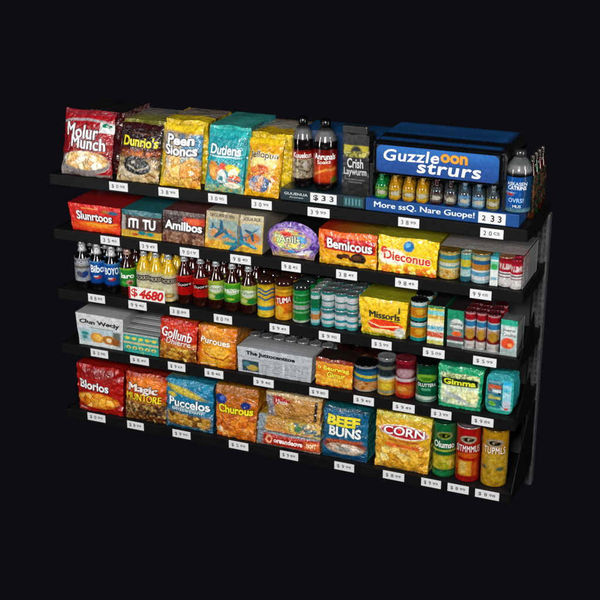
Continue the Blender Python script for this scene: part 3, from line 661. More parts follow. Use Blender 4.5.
def p_ami(p):
    p.fill('#3a1c16'); p.rect(-.1, .88, 1.1, 1.1, '#6a5a55'); p.put(p.mrect(.5, .62, 1.1, .85, soft=.08), '#c03a14'); p.ell(.75, .72, .16, .1, '#e0602a', soft=.4)
    p.food(p.mrect(-.1, -.1, 1.1, .36, soft=.08), ['#3a1a10', '#7a4a34', '#b08a70', '#8a4a2c'], 9, 4, gap='#1c0c08'); p.rect(-.1, .85, 1.1, .87, '#20100c')
pack('candy_box', 'dark brown Amilbos box between the teal-topped box and the aeroplane box', 'box', 2, (.472, .652), (.478, .658), .128, p_ami, '#5c3230', '#2c1812', yb=.02, yt=.024, ye=.29, puff=.004, wr=.0015, mat='card', crimp=0, seed=23, scal=.0005, text=[('Amilbos', (.06, .42, .95, .70), '#f0f0f0', '#140a08', {'bold': .045, 'ow': .04, 'slant': -.03})])
def p_pla(p):
    p.fill('#c9a850'); p.rect(-.1, .80, .58, 1.1, '#b5a684'); p.rect(.6, .80, 1.1, 1.1, '#c4b898')
    p.put(p.mrect(.04, .18, .56, .80, soft=.02), '#8fa39a'); p.put(p.mrect(.62, .2, .98, .78, soft=.02), '#9fb0b0'); p.blotch(p.mrect(-.1, -.1, 1.1, .25, soft=.1), ['#c98a1c', '#e8bd3a', '#d8a82c', '#a8862c'], 5, 3)
    p.ell(.3, .42, .22, .16, '#c98a4a', soft=.4); p.ell(.82, .4, .14, .15, '#c97a3a', soft=.4)
    def plane(cu, cv, L, rot, c1, c2):
        T = lambda q: [(cu+(x*math.cos(rot)-y*math.sin(rot))*L/p.a, cv+(x*math.sin(rot)+y*math.cos(rot))*L) for x, y in q]
        p.poly(T([(.12, .02), (-.12, .42), (-.24, .42), (-.10, .0)]), c2); p.poly(T([(.12, -.02), (-.16, -.40), (-.28, -.40), (-.12, .0)]), c2)
        p.poly(T([(-.34, .02), (-.50, .17), (-.56, .17), (-.48, -.02)]), c2); p.poly(T([(-.36, 0), (-.52, -.13), (-.57, -.13), (-.5, 0)]), c1)
        p.poly(T([(.55, .0), (.44, .06), (-.5, .035), (-.5, -.03), (.44, -.05)]), c1); p.poly(T([(.46, .03), (.3, .045), (.3, .01), (.46, .0)]), '#9ad0d8')
    plane(.29, .50, .62, -.30, '#1c6f8c', '#155a78'); plane(.62, .27, .95, -.28, '#2a8ca4', '#1b6a86'); plane(.81, .52, .46, .75, '#1f7690', '#175a76')
    p.rect(.575, .12, .605, 1.1, '#7a6a48'); p.ell(.45, .18, .12, .05, '#2a8c8c', soft=.5); p.fleck(.08, 12, 3)
pack('toy_box', 'beige and yellow box printed with blue aeroplanes on the second shelf', 'box', 2, (.656, .897), (.664, .903), .146, p_pla, lambda p: (p.fill('#8a8272'), p.fleck(.06, 6)), '#7d776a', yb=.02, yt=.026, ye=.29, puff=.003, wr=.0015, mat='card', crimp=0, seed=24, scal=.0005, text=[('OEOURO BURN', (.06, .86, .50, .95), '#3a3428', None), ('SOUA RLR', (.66, .86, .95, .95), '#3a3428', None)])
# purple tub, round-topped
t = thing('sweet_tub', 'purple oval-fronted sweet tub with a colourful rainbow label and black sides', 'tub', (1.022, .02, ZT[2]))
def arch(mb, w, h, y0, y1, c, paint=None):
    ang = np.linspace(np.pi*1.18, -np.pi*.18, 61)
    px = w/2*np.cos(ang); pz = h*.46+h*.54*np.sin(ang)
    px = np.r_[px[0]*.93, px, px[-1]*.93]; pz = np.r_[.0008, pz, .0008]
    px = np.r_[px, np.linspace(px[-1], px[0], 9)[1:]]; pz = np.r_[pz, np.full(8, .0008)]
    X = np.stack([px, px]); Y = np.stack([px*0+y0, px*0+y1]); Z = np.stack([pz, pz]); mb.grid(X, Y, Z, lin(c))
    return px, pz
m = MB(); px, pz = arch(m, .212, .142, .008, .27, '#0f0d10')
m.raw([(x, .27, z) for x, z in zip(px, pz)], [list(range(len(px)))], '#0f0d10'); m.build('tub_body', 'card', t)
m = MB(); R_, T_ = np.meshgrid(np.linspace(0, 1, 60), np.linspace(0, 1, len(px)), indexing='ij')
X = px[None, :]*R_; Z = (pz[None, :]-.055)*R_+.055; Y = .008*R_**6-.004*(1-R_**2)
u_ = X/.212+.5; v_ = Z/.142
p = Paint(u_, v_, 1.5); p.fill('#4a2080'); p.blotch(np.ones(u_.shape), ['#3a1470', '#6a35a8', '#2c1a6a', '#9a7ac0', '#4a2a90'], 6, 4)
p.blotch(p.mrect(-.1, -.1, 1.1, .17, soft=.06), ['#b8923a', '#d8c07a', '#8a5a7a', '#a07a3a'], 7, 2)
p.ell(.45, .52, .40, .31, '#c9a6b8', soft=.1); p.ell(.45, .52, .375, .285, '#7a4a6a', soft=.1)
p.blotch(p.mell(.45, .52, .36, .27, soft=.1), ['#2a62b0', '#d8503a', '#e8c84a', '#5aa878', '#f0e8c0', '#c03a6a', '#3a8ac0'], 8, 11)
p.ell(.38, .66, .12, .07, '#d83a2a', soft=.4); p.ell(.28, .46, .07, .16, '#cfe08a', soft=.4); p.ell(.52, .44, .09, .14, '#e8d85a', soft=.4); p.ell(.66, .55, .07, .1, '#5ab0e0', soft=.4); p.ell(.72, .20, .16, .05, '#e8e4ee', soft=.3, rot=.3); p.ell(.48, .20, .08, .04, '#2a90d0', soft=.3); p.ell(.8, .72, .16, .05, '#9a78c8', soft=.3, rot=-.5); p.fleck(.15, 14, 6)
m.grid(X, Y, Z, p.c); fl = m.build('front_label', 'film', t)
S = lambda u, v, off=0.: ((np.asarray(u)-.5)*.212, -.0052-off+0*np.asarray(v), .142*np.asarray(v))
lettering(fl, S, [('Anils', (.24, .42, .66, .62), '#d8dca0', '#2a4a8a', {'bold': .03, 'ow': .05, 'arc': .03})], off=.001)
def p_bem(p):
    p.grad('#e8a414', '#e8641a', .35, .95); p.fleck(.08, 8, 3); p.food(p.mrect(-.1, -.1, 1.1, .20, soft=.06)*.6, ['#c98a14', '#f0c83a', '#e0a81c'], 9, 3, gap='#8a5a10'); p.rect(.10, .44, .98, .84, '#c41a12', slant=-.06)
    p.ell(.38, .28, .06, .08, '#3a2010'); p.ell(.48, .32, .08, .07, '#5a3018'); p.ell(.70, .27, .13, .17, '#2c1810'); p.ell(.68, .30, .07, .07, '#6a4020', soft=.5); p.ell(.58, .25, .05, .06, '#4a2814'); p.rect(.3, .10, .9, .14, '#f5d860', soft=.04)
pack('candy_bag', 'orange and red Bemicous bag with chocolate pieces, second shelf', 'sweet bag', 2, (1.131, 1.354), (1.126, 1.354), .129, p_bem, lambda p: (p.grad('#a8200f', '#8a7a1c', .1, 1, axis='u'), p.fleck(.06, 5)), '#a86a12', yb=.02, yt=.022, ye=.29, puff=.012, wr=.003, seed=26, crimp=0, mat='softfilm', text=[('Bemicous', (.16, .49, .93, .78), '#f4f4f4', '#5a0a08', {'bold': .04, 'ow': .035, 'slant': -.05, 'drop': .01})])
def p_die(p):
    p.fill('#f0c81a'); p.fleck(.06, 7, 4); p.ell(.25, .42, .24, .26, '#f3efdc', soft=.3); p.food(p.mrect(.05, -.1, 1.1, .24, soft=.08), ['#d8401a', '#f0902a', '#f8d83a', '#fff0a0'], 8, 6, gap='#c06a10', g=.05); p.ell(.52, .78, .09, .15, '#1a7ab8', soft=.15); p.ell(.50, .82, .035, .06, '#6ab8e0', soft=.5); p.rect(.495, .56, .54, .64, '#e8b83a'); p.ell(.10, .62, .06, .10, '#d8382a')
pack('candy_bag', 'bright yellow Dieconue bag with red lettering and a blue balloon, second shelf', 'sweet bag', 2, (1.360, 1.580), (1.360, 1.586), .135, p_die, lambda p: (p.fill('#8f8a1a'), p.fleck(.05, 5)), '#8a7a1a', yb=.02, yt=.024, ye=.29, puff=.008, wr=.003, seed=27, crimp=0, mat='softfilm', text=[('Dieconue', (.10, .34, .90, .60), '#d02a14', '#f8efd0', {'bold': .035, 'ow': .05, 'slant': -.08})])  # olive top is the bag's yellow with shade mixed into the colour
def bands(spec, extra=None, fl=.05):
    def f(p):
        p.fill(spec[0][1])
        for v, c in spec: p.put(np.clip((p.v-v)/.02+.5, 0, 1), c)
        if extra: extra(p)
        p.fleck(fl, 10, 3)
    return f
NICK = [('green crisp tube', 'green crisp tube'), ('red crisp tube', 'red crisp tube'), ('wide banded can', 'leftmost wide banded can of the second shelf'), ('slim teal and yellow', 'slim teal and yellow can between two wide cans'),
 ('wide white and blue', 'wide white and blue can with an orange band'), ('red and white can, left', 'left red and white can of the second shelf'), ('red and white can, right', 'right red and white can beside the wrap panel'),
 ('tall yellow can', 'tall yellow can with wavy drawings'), ('tall orange can', 'tall orange can with a red band'), ('tall green ribbed', 'tall green ribbed can'), ('slim can with a dark green', 'slim can with a dark green band'),
 ('bottom of the left stack', 'bottom white and teal can of the left stack'), ('top of the left stack', 'top white and teal can of the left stack'), ('bottom of the middle stack', 'bottom white and teal can of the middle stack'),
 ('top of the middle stack', 'top white and teal can of the middle stack'), ('bottom of the right stack', 'bottom white and teal can of the right stack'), ('top of the right stack', 'top white and teal can of the right stack'),
 ('lower of the two stacked', 'lower teal can with a round orange picture'), ('upper of the two stacked', 'upper teal can with a round orange picture'), ('gold can, leftmost', 'leftmost slim red, blue and gold can'),
 ('gold can, middle', 'middle slim red, blue and gold can'), ('gold can, rightmost', 'rightmost slim red, blue and gold can'), ('bright green Laro', 'brown bottle with a Laro label'), ('silver-white', 'leftmost silver-white label bottle'), ('plain red label, left', 'left red-label cola bottle'), ('plain red label, right', 'right red-label cola bottle'), ('gold oval', 'cream-label bottle with a gold oval'),
 ('next to the red-label cola', 'yellow-green label bottle next to the red-label cola'), ('vivid green label', 'vivid green label bottle'), ('next to the tall yellow can', 'yellow-green label bottle next to the tall yellow can')]
def nick(l):
    for a, b in NICK:
        if a in l: return b
    return l
def canrow(label, row, x, r, h, paint, n=2, step=None, y0=None, **k):
    y0 = .02+r if y0 is None else y0; step = step or 2*r+.004
    g = k.pop('group', 'cans in files on the shelves'); k['group'] = g
    t = can(label, row, cx(x, y0), y0, r, h, paint, **k)
    z = t.location.z
    for i in range(1, n):
        dup(t, (cx(x, y0), y0+step*i, z), ['', 'second', 'third', 'fourth', 'fifth'][i]+' can back, behind the '+nick(label), g)
    return t
TE = '#1e9a90'; LT = '#bfe0dc'
canrow('wide banded can, leftmost of the wrapped cans on the second shelf', 2, 1.629, .0385, .105, bands([(0, '#c9a84a'), (.14, '#c98a2c'), (.3, '#e6d8a0'), (.42, '#7ab0b0'), (.5, '#e0e0d0'), (.62, '#b8b03a'), (.74, '#3a8aa0'), (.9, '#c9b86a')], lambda p: p.blotch(p.mrect(-1, .1, 2, .36, soft=.02), ['#8a5a1c', '#e0a83a', '#f0d89a', '#2a7a70'], 9, 3)), 3, lid='#8a6a2a')
canrow('slim teal and yellow can between two wide cans on the second shelf', 2, 1.690, .0195, .107, bands([(0, '#2a6a78'), (.2, '#b8d8d4'), (.45, '#4aa0a8'), (.55, '#d8c83a'), (.8, '#5ab0b0')]), 3, lid='#b0b8a0')
canrow('wide white and blue can with an orange band, among the wrapped cans', 2, 1.745, .0345, .112, bands([(0, '#a8c8d0'), (.12, '#e8ecec'), (.25, '#6aa8c8'), (.4, '#e8ece8'), (.46, '#c98a3a'), (.66, '#2a6a9a'), (.8, '#cfc88a'), (.92, '#6a9a98')]), 3, lid='#9a7a3a')
def p_tc(p): p.fill('#d5dcd8'); p.rect(-.1, .55, 1.1, .86, '#7ac0a0'); p.ell(.5, .66, .4, .10, '#2a9a4a', soft=.3); p.rect(-.1, .9, 1.1, 1.1, '#3a9aa8'); p.rect(.1, .2, .9, .3, '#8ab0c0'); p.fleck(.08, 12)
pack('drink_carton', 'narrow pale carton with a green patch among the wrapped cans', 'carton', 2, (1.778, 1.806), (1.778, 1.806), .108, p_tc, '#2f8a90', '#8a9a98', yb=.02, yt=.02, ye=.10, puff=.001, wr=.0005, mat='card', crimp=0, seed=28, scal=.0002)
RW = bands([(0, '#d8d0d0'), (.1, '#eae6e6'), (.34, '#7a1a2a'), (.37, '#f0ecec'), (.44, '#5a2030'), (.48, '#f0ecec'), (.53, '#c01c34'), (.9, '#a0182c')], lambda p: (p.put(p.mrect(.25, .62, .75, .82, soft=.03)*np.clip(vn(p.u*60, p.v*8, 3)*3-1, 0, 1), '#f4e8e8')))
canrow('red and white can, left of the two at the right end of the second shelf', 2, 1.836, .0285, .111, RW, 3, lid='#a87a5a')
canrow('red and white can, rightmost on the second shelf beside the wrap panel', 2, 1.884-.012, .0215, .109, RW, 3, lid='#a02038', y0=.03)
t = thing('shrink_wrap', 'clear plastic sleeve around the cans at the right end of the second shelf', 'plastic wrap', (1.74, .02, ZT[2]))
m = MB(); m.box(.1545, .1565, .0, .22, .0008, .118, bev=.0008); m.build('side_panel', 'wrap', t)
m = MB(); m.box(-.148, .1540, .01, .22, .1235, .1245, bev=.0004); m.build('top_panel', 'wrap', t)

# ================================================================== shelf 3
def file_of(t, desc, n, step, group):
    x0, y0, z0 = t.location
    for i in range(1, n):
        y = y0+step*i
        dup(t, (x0, y, z0), ['', 'second', 'third', 'fourth'][i]+' bottle back, behind the '+nick(desc), group)
def lb_silver(p): p.fill('#aeb2b6'); p.rect(-1, .80, 2, .9, '#5a5a60'); p.rect(.3, .58, .7, .68, '#7a7468'); p.ell(.53, .30, .09, .13, '#2a4a9a', rot=.5); p.ell(.44, .32, .07, .12, '#5a5a70', rot=-.5); p.fleck(.08, 12)
def lb_blue(p): p.grad('#0f4c9a', '#1a66b8'); p.rect(-1, .93, 2, 1.1, '#5a9ad0'); p.ell(.5, .30, .075, .075, '#d0382c'); p.ell(.47, .33, .05, .03, '#e8e0e0', soft=.4); p.rect(-1, .0, 2, .04, '#0a2a60'); p.fleck(.08, 9)
def lb_green(p): p.grad('#1f8a2c', '#2fa03a'); p.rect(-1, .9, 2, 1.1, '#8ac83a'); p.ell(.54, .24, .07, .14, '#d8a890', soft=.3); p.ell(.55, .2, .04, .08, '#8a3a2c'); p.ell(.42, .2, .05, .1, '#5ac04a'); p.fleck(.08, 9)
def lb_cream(gold):
    def f(p):
        p.fill('#d8d2b4'); p.rect(-1, .60, 2, .82, '#2a2824'); p.rect(-1, .90, 2, 1.1, '#e8d870'); p.rect(-1, .2, 2, .5, '#e2dcb8', soft=.1)
        if gold: p.ell(.5, .14, .10, .10, '#b8862a'); p.ell(.5, .14, .06, .05, '#e0c070')
        else: p.ell(.5, .3, .08, .1, '#c9c090', soft=.4)
        p.fleck(.08, 12)
    return f
def lb_red(p): p.fill('#c0120f'); p.ell(.5, .56, .15, .14, '#1a0c0c', soft=.3, rot=-.1); p.rect(-1, .96, 2, 1.1, '#e04a3a'); p.fleck(.05, 8)
def lb_yg(p): p.fill('#9ab83a'); p.rect(-1, .86, 2, 1.1, '#b8c84a'); p.ell(.5, .58, .16, .2, '#e4ecd0', soft=.2); p.ell(.58, .18, .12, .16, '#1f8a3a', soft=.2); p.ell(.4, .2, .08, .1, '#d8e08a', soft=.3); p.fleck(.08, 9)
def lb_gg(p): p.fill('#4aa82a'); p.rect(-1, .9, 2, 1.1, '#8ac83a'); p.ell(.5, .56, .15, .16, '#d8ecc0', soft=.2); p.rect(-1, -.1, 2, .2, '#2a8a2a', soft=.1); p.ell(.46, .16, .08, .06, '#b8d84a'); p.fleck(.08, 9)
G3 = 'soda bottles standing in files on the third shelf'
DK, SV, BN = '#0c0c0e', '#a9abad', '#2a0f08'
B3 = [ # x, r, h, liquid, cap, label paint, neck colour, text, description
 (.104, .0335, .202, DK, '#b4b6b8', lb_silver, '#b0b2b4', [('SOIS', (.2, .80, .8, .90), '#d8d8dc', None)], 'black bottle with a silver-white label, leftmost on the third shelf'),
 (.173, .0335, .198, DK, '#b4b6b8', lb_blue, '#c0c2c4', [('Bibo', (.14, .50, .84, .84), '#dfeaf4', '#0a2a60', {'bold': .04, 'ow': .03})], 'dark bottle with a blue Bibo label'),
 (.239, .0335, .196, DK, '#b4b6b8', lb_blue, '#c0c2c4', [('BOYO', (.14, .50, .86, .82), '#dfeaf4', '#0a2a60', {'bold': .04, 'ow': .03})], 'dark bottle with a blue Boyo label'),
 (.311, .0335, .192, BN, '#b08a80', lb_green, BN, [('laro', (.16, .46, .84, .74), '#f0f4ea', '#1a5a1c', {'bold': .04, 'ow': .02})], 'brown bottle with a bright green Laro label beside the blue-label bottles'),
 (.386, .0325, .197, '#c9a62a', SV, lb_cream(0), '#d0a81c', [('SOKRSEY', (.10, .64, .90, .78), '#b0a890', None)], 'yellow bottle with a cream label, left of three'),
 (.440, .0325, .197, '#c9a62a', SV, lb_cream(0), '#d0a81c', [('MKRSES', (.12, .64, .88, .78), '#b0a890', None)], 'yellow bottle with a cream label, middle of three'),
 (.496, .0325, .196, '#d0b87a', SV, lb_cream(1), '#d0a81c', [('NOKSES', (.12, .64, .88, .78), '#b0a890', None)], 'yellow bottle with a cream label and gold oval, right of three'),
 (.565, .0330, .198, BN, SV, lb_red, '#3a1410', [('Suore', (.14, .49, .86, .64), '#c8bcb8', None, {'bold': .02, 'slant': .05})], 'cola bottle with a plain red label, left of the two red ones'),
 (.636, .0330, .197, BN, SV, lb_red, '#3a1410', [('Suore', (.14, .49, .86, .64), '#c8bcb8', None, {'bold': .02, 'slant': .05})], 'cola bottle with a plain red label, right of the two red ones'),
 (.702, .0325, .195, BN, SV, lb_yg, '#30120c', [('Shucy', (.12, .48, .88, .72), '#5a6a50', '#e8f0d8', {'bold': .03})], 'brown bottle with a yellow-green label next to the red-label cola'),
 (.771, .0330, .194, BN, SV, lb_gg, '#30120c', [('MuSey', (.12, .46, .88, .70), '#f0f6e4', '#2a6a1c', {'bold': .03})], 'brown bottle with a vivid green label between two yellow-green ones'),
 (.840, .0325, .192, BN, SV, lb_yg, '#30120c', [('Nluey', (.12, .48, .88, .72), '#4a6a48', '#e0ecd0', {'bold': .03})], 'brown bottle with a yellow-green label next to the tall yellow can')]
for (x, r, h, li, cp, lb, nk, tx, de) in B3:
    y = .02+r; lz = (.22, .62) if li == BN else ((.18, .66) if li == DK else (.08, .62))
    t = bottle(de, 3, cx(x, y), y, r, h, li, cp, lb, tx, neck=(.62, nk) if li != DK else (.84, nk), group=G3, lz=lz)
    file_of(t, de, 4, .074, G3)
t = thing('price_sign', 'white card with a red hand-written 4680 in front of the yellow bottles', 'sign', (.399, .008, ZT[3]+.0006))
m = MB(); m.box(-.082, .080, 0, .0015, 0, .052, '#e8e6e0', bev=.0005); m.box(-.082, -.074, -.0006, -.0001, 0.001, .051, '#c01a14'); cd = m.build('card', 'ink', t)
S = lambda u, v, off=0.: ((np.asarray(u)-.5)*.16, -off+0*np.asarray(v), .052*np.asarray(v))
lettering(cd, S, [('$', (.06, .14, .24, .88), '#c8140f', None, {'bold': .025}), ('4680', (.28, .10, .97, .90), '#c8140f', None, {'bold': .06, 'shear': .25})], off=.0008)
yel = bands([(0, '#e8c030'), (.1, '#f4d440'), (.22, '#2a9ac0'), (.34, '#f0d040'), (.45, '#e8c42a'), (.96, '#b8901a')], lambda p: [p.stroke([(.26, v), (.38, v+.06), (.5, v-.02), (.62, v+.05), (.74, v)], .05, '#2a6a9a', soft=.02) for v in (.55, .70, .80)])
canrow('tall yellow can with blue wavy drawings beside the last brown bottle', 3, .912, .0335, .140, yel, 3, dome='#241410', rib=.0012)
org = bands([(0, '#e0a01c'), (.1, '#f0b028'), (.2, '#e87a1c'), (.5, '#c42a18'), (.72, '#e8a81c'), (.80, '#c87a18'), (.83, '#f0c030'), (.9, '#b8861c')], lambda p: p.ell(.42, .3, .08, .12, '#f6c83a', soft=.4))
canrow('tall orange can with a red band between the yellow and green cans', 3, .987, .0345, .142, org, 3, dome='#2c140f', rib=.0012, text=[('TUMA', (.15, .50, .85, .66), '#f4e8e0', None, {'bold': .03, 'slant': .06})])
grn = bands([(0, '#b8c8b0'), (.08, '#1f8a3a'), (.30, '#7ac08a'), (.36, '#177a34'), (.42, '#a8b0a8'), (.54, '#1f9a44'), (.62, '#8ad0a0'), (.66, '#158a3a'), (.80, '#0f7a34'), (.84, '#6ac08a'), (.88, '#1a9a48')])
canrow('tall green ribbed can with silver bands on the third shelf', 3, 1.058, .033, .136, grn, 3, dome='#1c2422', rib=.002)
slim3 = bands([(0, '#3a9aa0'), (.08, '#bcd8d8'), (.18, '#d08a4a'), (.34, '#a8c8c8'), (.44, '#2aa8a8'), (.52, '#0f7a50'), (.80, '#d0dcd8'), (.9, '#3aa090')])
canrow('slim can with a dark green band and orange patch beside the green ribbed can', 3, 1.116, .0185, .138, slim3, 4, lid='#9aa4a0')
wt = bands([(0, '#4aa8a8'), (.2, '#d8dcdc'), (.38, '#2a9aa8'), (.52, '#dfe3e4'), (.76, '#a8b0b4'), (.82, '#3a8a90')], fl=.12)
G = 'small white and teal cans stacked two high'
for i, (x, nm) in enumerate(((1.168, 'left'), (1.221, 'middle'), (1.264, 'right'))):
    r = .0255 if i < 2 else .0225
    for lv in (0, 1):
        wtl = wt if lv == 0 else bands([(0, '#3a9a98'), (.15, '#c9cfd0'), (.42, '#5a8a94'), (.52, '#dadfe0'), (.85, '#2f8a88')], fl=.12)
        canrow('small white and teal can, %s of the %s stack of three ' % (['bottom', 'top'][lv], nm), 3, x, r, .074-.004*lv, wtl, 4, z0=.0745*lv, group=G, lid='#6a7072' if lv else '#c0c4c6')
def p_mus(p):
    p.grad('#e8b81a', '#eac41e'); p.fleck(.05, 6, 3); p.rect(.28, .44, .88, .47, '#5a5020'); p.put(p.mell(.55, .28, .38, .16, soft=.1, rot=-.12), '#d0281a'); p.ell(.58, .36, .36, .10, '#e8441c', rot=-.1); p.ell(.5, .16, .3, .06, '#f0d890', soft=.3); p.rect(-.1, -.1, 1.1, .07, '#8a8a1c', soft=.04); p.stroke([(.2, .36), (.45, .27), (.85, .33)], .03, '#f8e8b0'); p.ell(.88, .16, .12, .14, '#c8ccc0', soft=.4); p.rect(.82, .68, .86, .84, '#4a4a30')
pack('snack_box', 'yellow flared Missorls box with a red hot-dog-shaped picture on the third shelf', 'box', 3, (1.302, 1.472), (1.289, 1.481), .146, p_mus, lambda p: (p.fill('#8c8a16'), p.fleck(.05, 5)), lambda p: (p.grad('#a8861a', '#c9a81e'), p.fleck(.08, 8)), yb=.02, yt=.018, ye=.29, puff=.008, wr=.0025, mat='softfilm', crimp=0, seed=31, scal=.0008, text=[('Missorls', (.22, .50, .86, .68), '#2c3024', None, {'bold': .045, 'slant': -.02})])  # shade painted into the top, olive against the yellow front
sth = bands([(0, '#1f9a98'), (.20, '#e8b83a'), (.28, '#d8942a'), (.72, '#2aa0a8'), (.82, '#d8e8e4')], lambda p: (p.ell(.5, .48, .16, .26, '#d8861c', soft=.3), p.ell(.54, .52, .09, .14, '#f0c03a', soft=.5)))
for lv in (0, 1): canrow('teal can with round orange picture, %s of the two stacked beside the yellow box' % ['lower', 'upper'][lv], 3, 1.523, .0315, .078, sth, 3, z0=.0785*lv, lid='#1c1c1e')
def p_ban(p):
    p.fill('#e8e6d8'); sp = [(0, '#b8b83a'), (.10, '#dce8d8'), (.18, '#c8502a'), (.32, '#b8cfc8'), (.38, '#4aa0b8'), (.48, '#e0d8c0'), (.58, '#e2d890'), (.66, '#c8a02a'), (.76, '#6ac0c0'), (.88, '#c8b83a'), (.93, '#2a7a4a')]
    for v, c in sp: p.put(np.clip((p.v-v)/.02+.5, 0, 1), c)
    p.put(p.mrect(-.1, -.1, 1.1, 1.1)*np.clip(vn(p.u*14, p.v*40, 4)*2.2-1.1, 0, 1)*.6, '#f4f0dc'); p.fleck(.08, 12)
pack('drink_carton', 'carton printed in teal, yellow and red bands, with a dark green side', 'carton', 3, (1.556, 1.618), (1.556, 1.618), .150, p_ban, '#151518', '#0f5a3a', yb=.02, yt=.02, ye=.28, puff=.001, wr=.0006, mat='card', crimp=0, seed=32, scal=.0003)
def p_gur(p): p.fill('#5a8a84'); p.put(np.clip((p.v-.72)/.04, 0, 1), '#158a64'); p.ell(.58, .60, .40, .17, '#c8ccc8', soft=.15); p.ell(.6, .37, .3, .07, '#d8662a', soft=.3); p.rect(-.1, .18, 1.1, .30, '#7a2c38', soft=.03); p.rect(-.1, .12, 1.1, .17, '#c8c8c4'); p.rect(-.1, -.1, 1.1, .10, '#6a7070'); p.fleck(.1, 12)
pack('drink_carton', 'grey-green Gurny carton with an orange picture and dark top on the third shelf', 'carton', 3, (1.632, 1.693), (1.630, 1.690), .145, p_gur, '#1c1416', '#3a5a50', yb=.02, yt=.02, ye=.28, puff=.001, wr=.0006, mat='card', crimp=0, seed=33, scal=.0003, text=[('Gurny', (.2, .56, .96, .67), '#3a4a48', None, {'bold': .02, 'arc': .02}), ('Shouvs', (.2, .46, .92, .55), '#2c3a38', None)])
sl = bands([(0, '#c8c0bc'), (.14, '#d8d4d0'), (.22, '#8a1c24'), (.34, '#c8a89a'), (.58, '#d8dcdc'), (.62, '#3a8ab8'), (.76, '#c8ccd0'), (.80, '#b01828'), (.95, '#c9989a')], lambda p: p.ell(.5, .42, .14, .14, '#c8983a', soft=.3), .1)
for i, (x, r, nm) in enumerate(((1.717, .0205, 'leftmost'), (1.758, .0185, 'middle'), (1.803, .0235, 'rightmost'))):
    canrow('slim red, blue and gold can, %s of three on the third shelf' % nm, 3, x, r, .146, sl, 3, y0=.045, lid='#5a1c20')
def p_last(p): p.fill('#b8ccc8'); p.put(np.clip((p.v-.82)/.04, 0, 1), '#2aa88a'); p.ell(.5, .64, .42, .16, '#d8dcd8', soft=.3); p.put(p.mell(.45, .34, .42, .16, soft=.3, rot=.3), '#d8502a'); p.ell(.6, .3, .14, .05, '#f0a060', soft=.5); p.rect(-.1, -.1, 1.1, .18, '#9aacaa', soft=.05); p.fleck(.1, 12)
pack('drink_carton', 'pale teal carton with an orange-red picture, rightmost on the third shelf', 'carton', 3, (1.830, 1.889), (1.828, 1.888), .136, p_last, '#4a5250', lambda p: (p.fill('#5a5c50'), p.fleck(.15, 12)), yb=.02, yt=.02, ye=.09, puff=.001, wr=.001, mat='card', crimp=0, seed=34, scal=.0004, text=[('Jueris', (.12, .66, .9, .76), '#3a5a58', None), ('Couins', (.12, .54, .9, .64), '#4a5a58', None)])
t = thing('shrink_wrap', 'low clear plastic tray around the slim red cans and pale carton', 'plastic wrap', (1.795, .012, ZT[3]))
m = MB(); m.box(-.105, .097, 0, .002, .0006, .012, bev=.0008); m.box(.0955, .0975, .0025, .10, .0006, .125, bev=.0008); m.build('rim', 'haze', t)

# ================================================================== shelf 4
def p_cln(p):
    p.fill('#cfd1d3'); p.rect(.04, .03, .95, .56, '#b9ccd2'); p.put(p.mrect(.05, .04, .28, .5, soft=.05), '#a8c8cc'); p.ell(.16, .38, .09, .05, '#2a8a8a', soft=.4); p.rect(.1, .2, .2, .32, '#3a8a90', soft=.05)
    p.put(p.mrect(.78, .06, .95, .54, soft=.06), '#6a6a62'); p.ell(.43, .28, .15, .17, '#d8983a', soft=.15); p.ell(.45, .30, .09, .10, '#f0c060', soft=.5); p.ell(.70, .26, .15, .15, '#b87830', soft=.15); p.ell(.70, .26, .06, .07, '#f0dcb0', soft=.4); p.ell(.84, .22, .09, .12, '#9a5a28', soft=.3); p.ell(.45, .08, .45, .05, '#d8dcd8', soft=.4); p.rect(.3, .575, .8, .60, '#8a9094'); p.fleck(.06, 12)
pack('magazine_box', 'white Clun Wecly magazine box with an orange fruit picture, leftmost on the fourth shelf', 'box', 4, (.064, .268), (.056, .280), .141, p_cln, lambda p: (p.fill('#a3a5a7'), p.fleck(.03, 4)), '#8c8e90', yb=.02, yt=.014, ye=.29, puff=.002, wr=.0008, mat='card', crimp=0, seed=41, scal=.0005, htr=0, text=[('Clun Wecly', (.07, .66, .93, .83), '#1f2124', None, {'bold': .07, 'slant': -.02, 'jit': .01})])  # top is a darker grey than the front: shade painted in
# stack of magazines with teal fronts
t = thing('magazine_stack', 'stack of grey-edged magazines with teal and yellow covers on the fourth shelf', 'magazines', (.357, .02, ZT[4]))
def p_mag(p):
    p.fill('#1a8a84'); p.blotch(np.ones(p.u.shape), ['#127a78', '#2aa89c', '#1a8a80', '#7ab88a'], 5, 3); p.rect(-.1, .46, 1.1, .56, '#c8b888'); p.rect(-.1, .92, 1.1, 1.1, '#a8b0a8')
    for i in range(5): p.ell(.12+.19*i, .74, .07, .08, '#d8c84a', soft=.3); p.ell(.14+.18*i, .26, .07, .08, '#d8c86a', soft=.3); p.ell(.14+.18*i, .24, .03, .04, '#3a7a4a', soft=.3)
    p.fleck(.1, 12)
m = MB(); uu, vv = np.meshgrid(np.linspace(0, 1, 70), np.linspace(0, 1, 40)); p = Paint(uu, vv, 1.9); p_mag(p)
m.grid(-.083+.161*uu, .0*uu-.001, .0008+.084*vv, p.c); m.box(-.083, .078, 0, .25, .0008, .085, '#5a6a68'); m.build('cover_block', 'card', t)
random.seed(3)
for q in range(14):
    m = MB(); f = q/13; m.box(-.082+.001*random.random(), .078+.004*random.random(), .012+.0115*q, .25, .0856+.0036*q, .0886+.0036*q, ['#8f9290', '#5f6462', '#a4a6a4'][q % 3], bev=.0006); m.build('magazine', 'card', t)
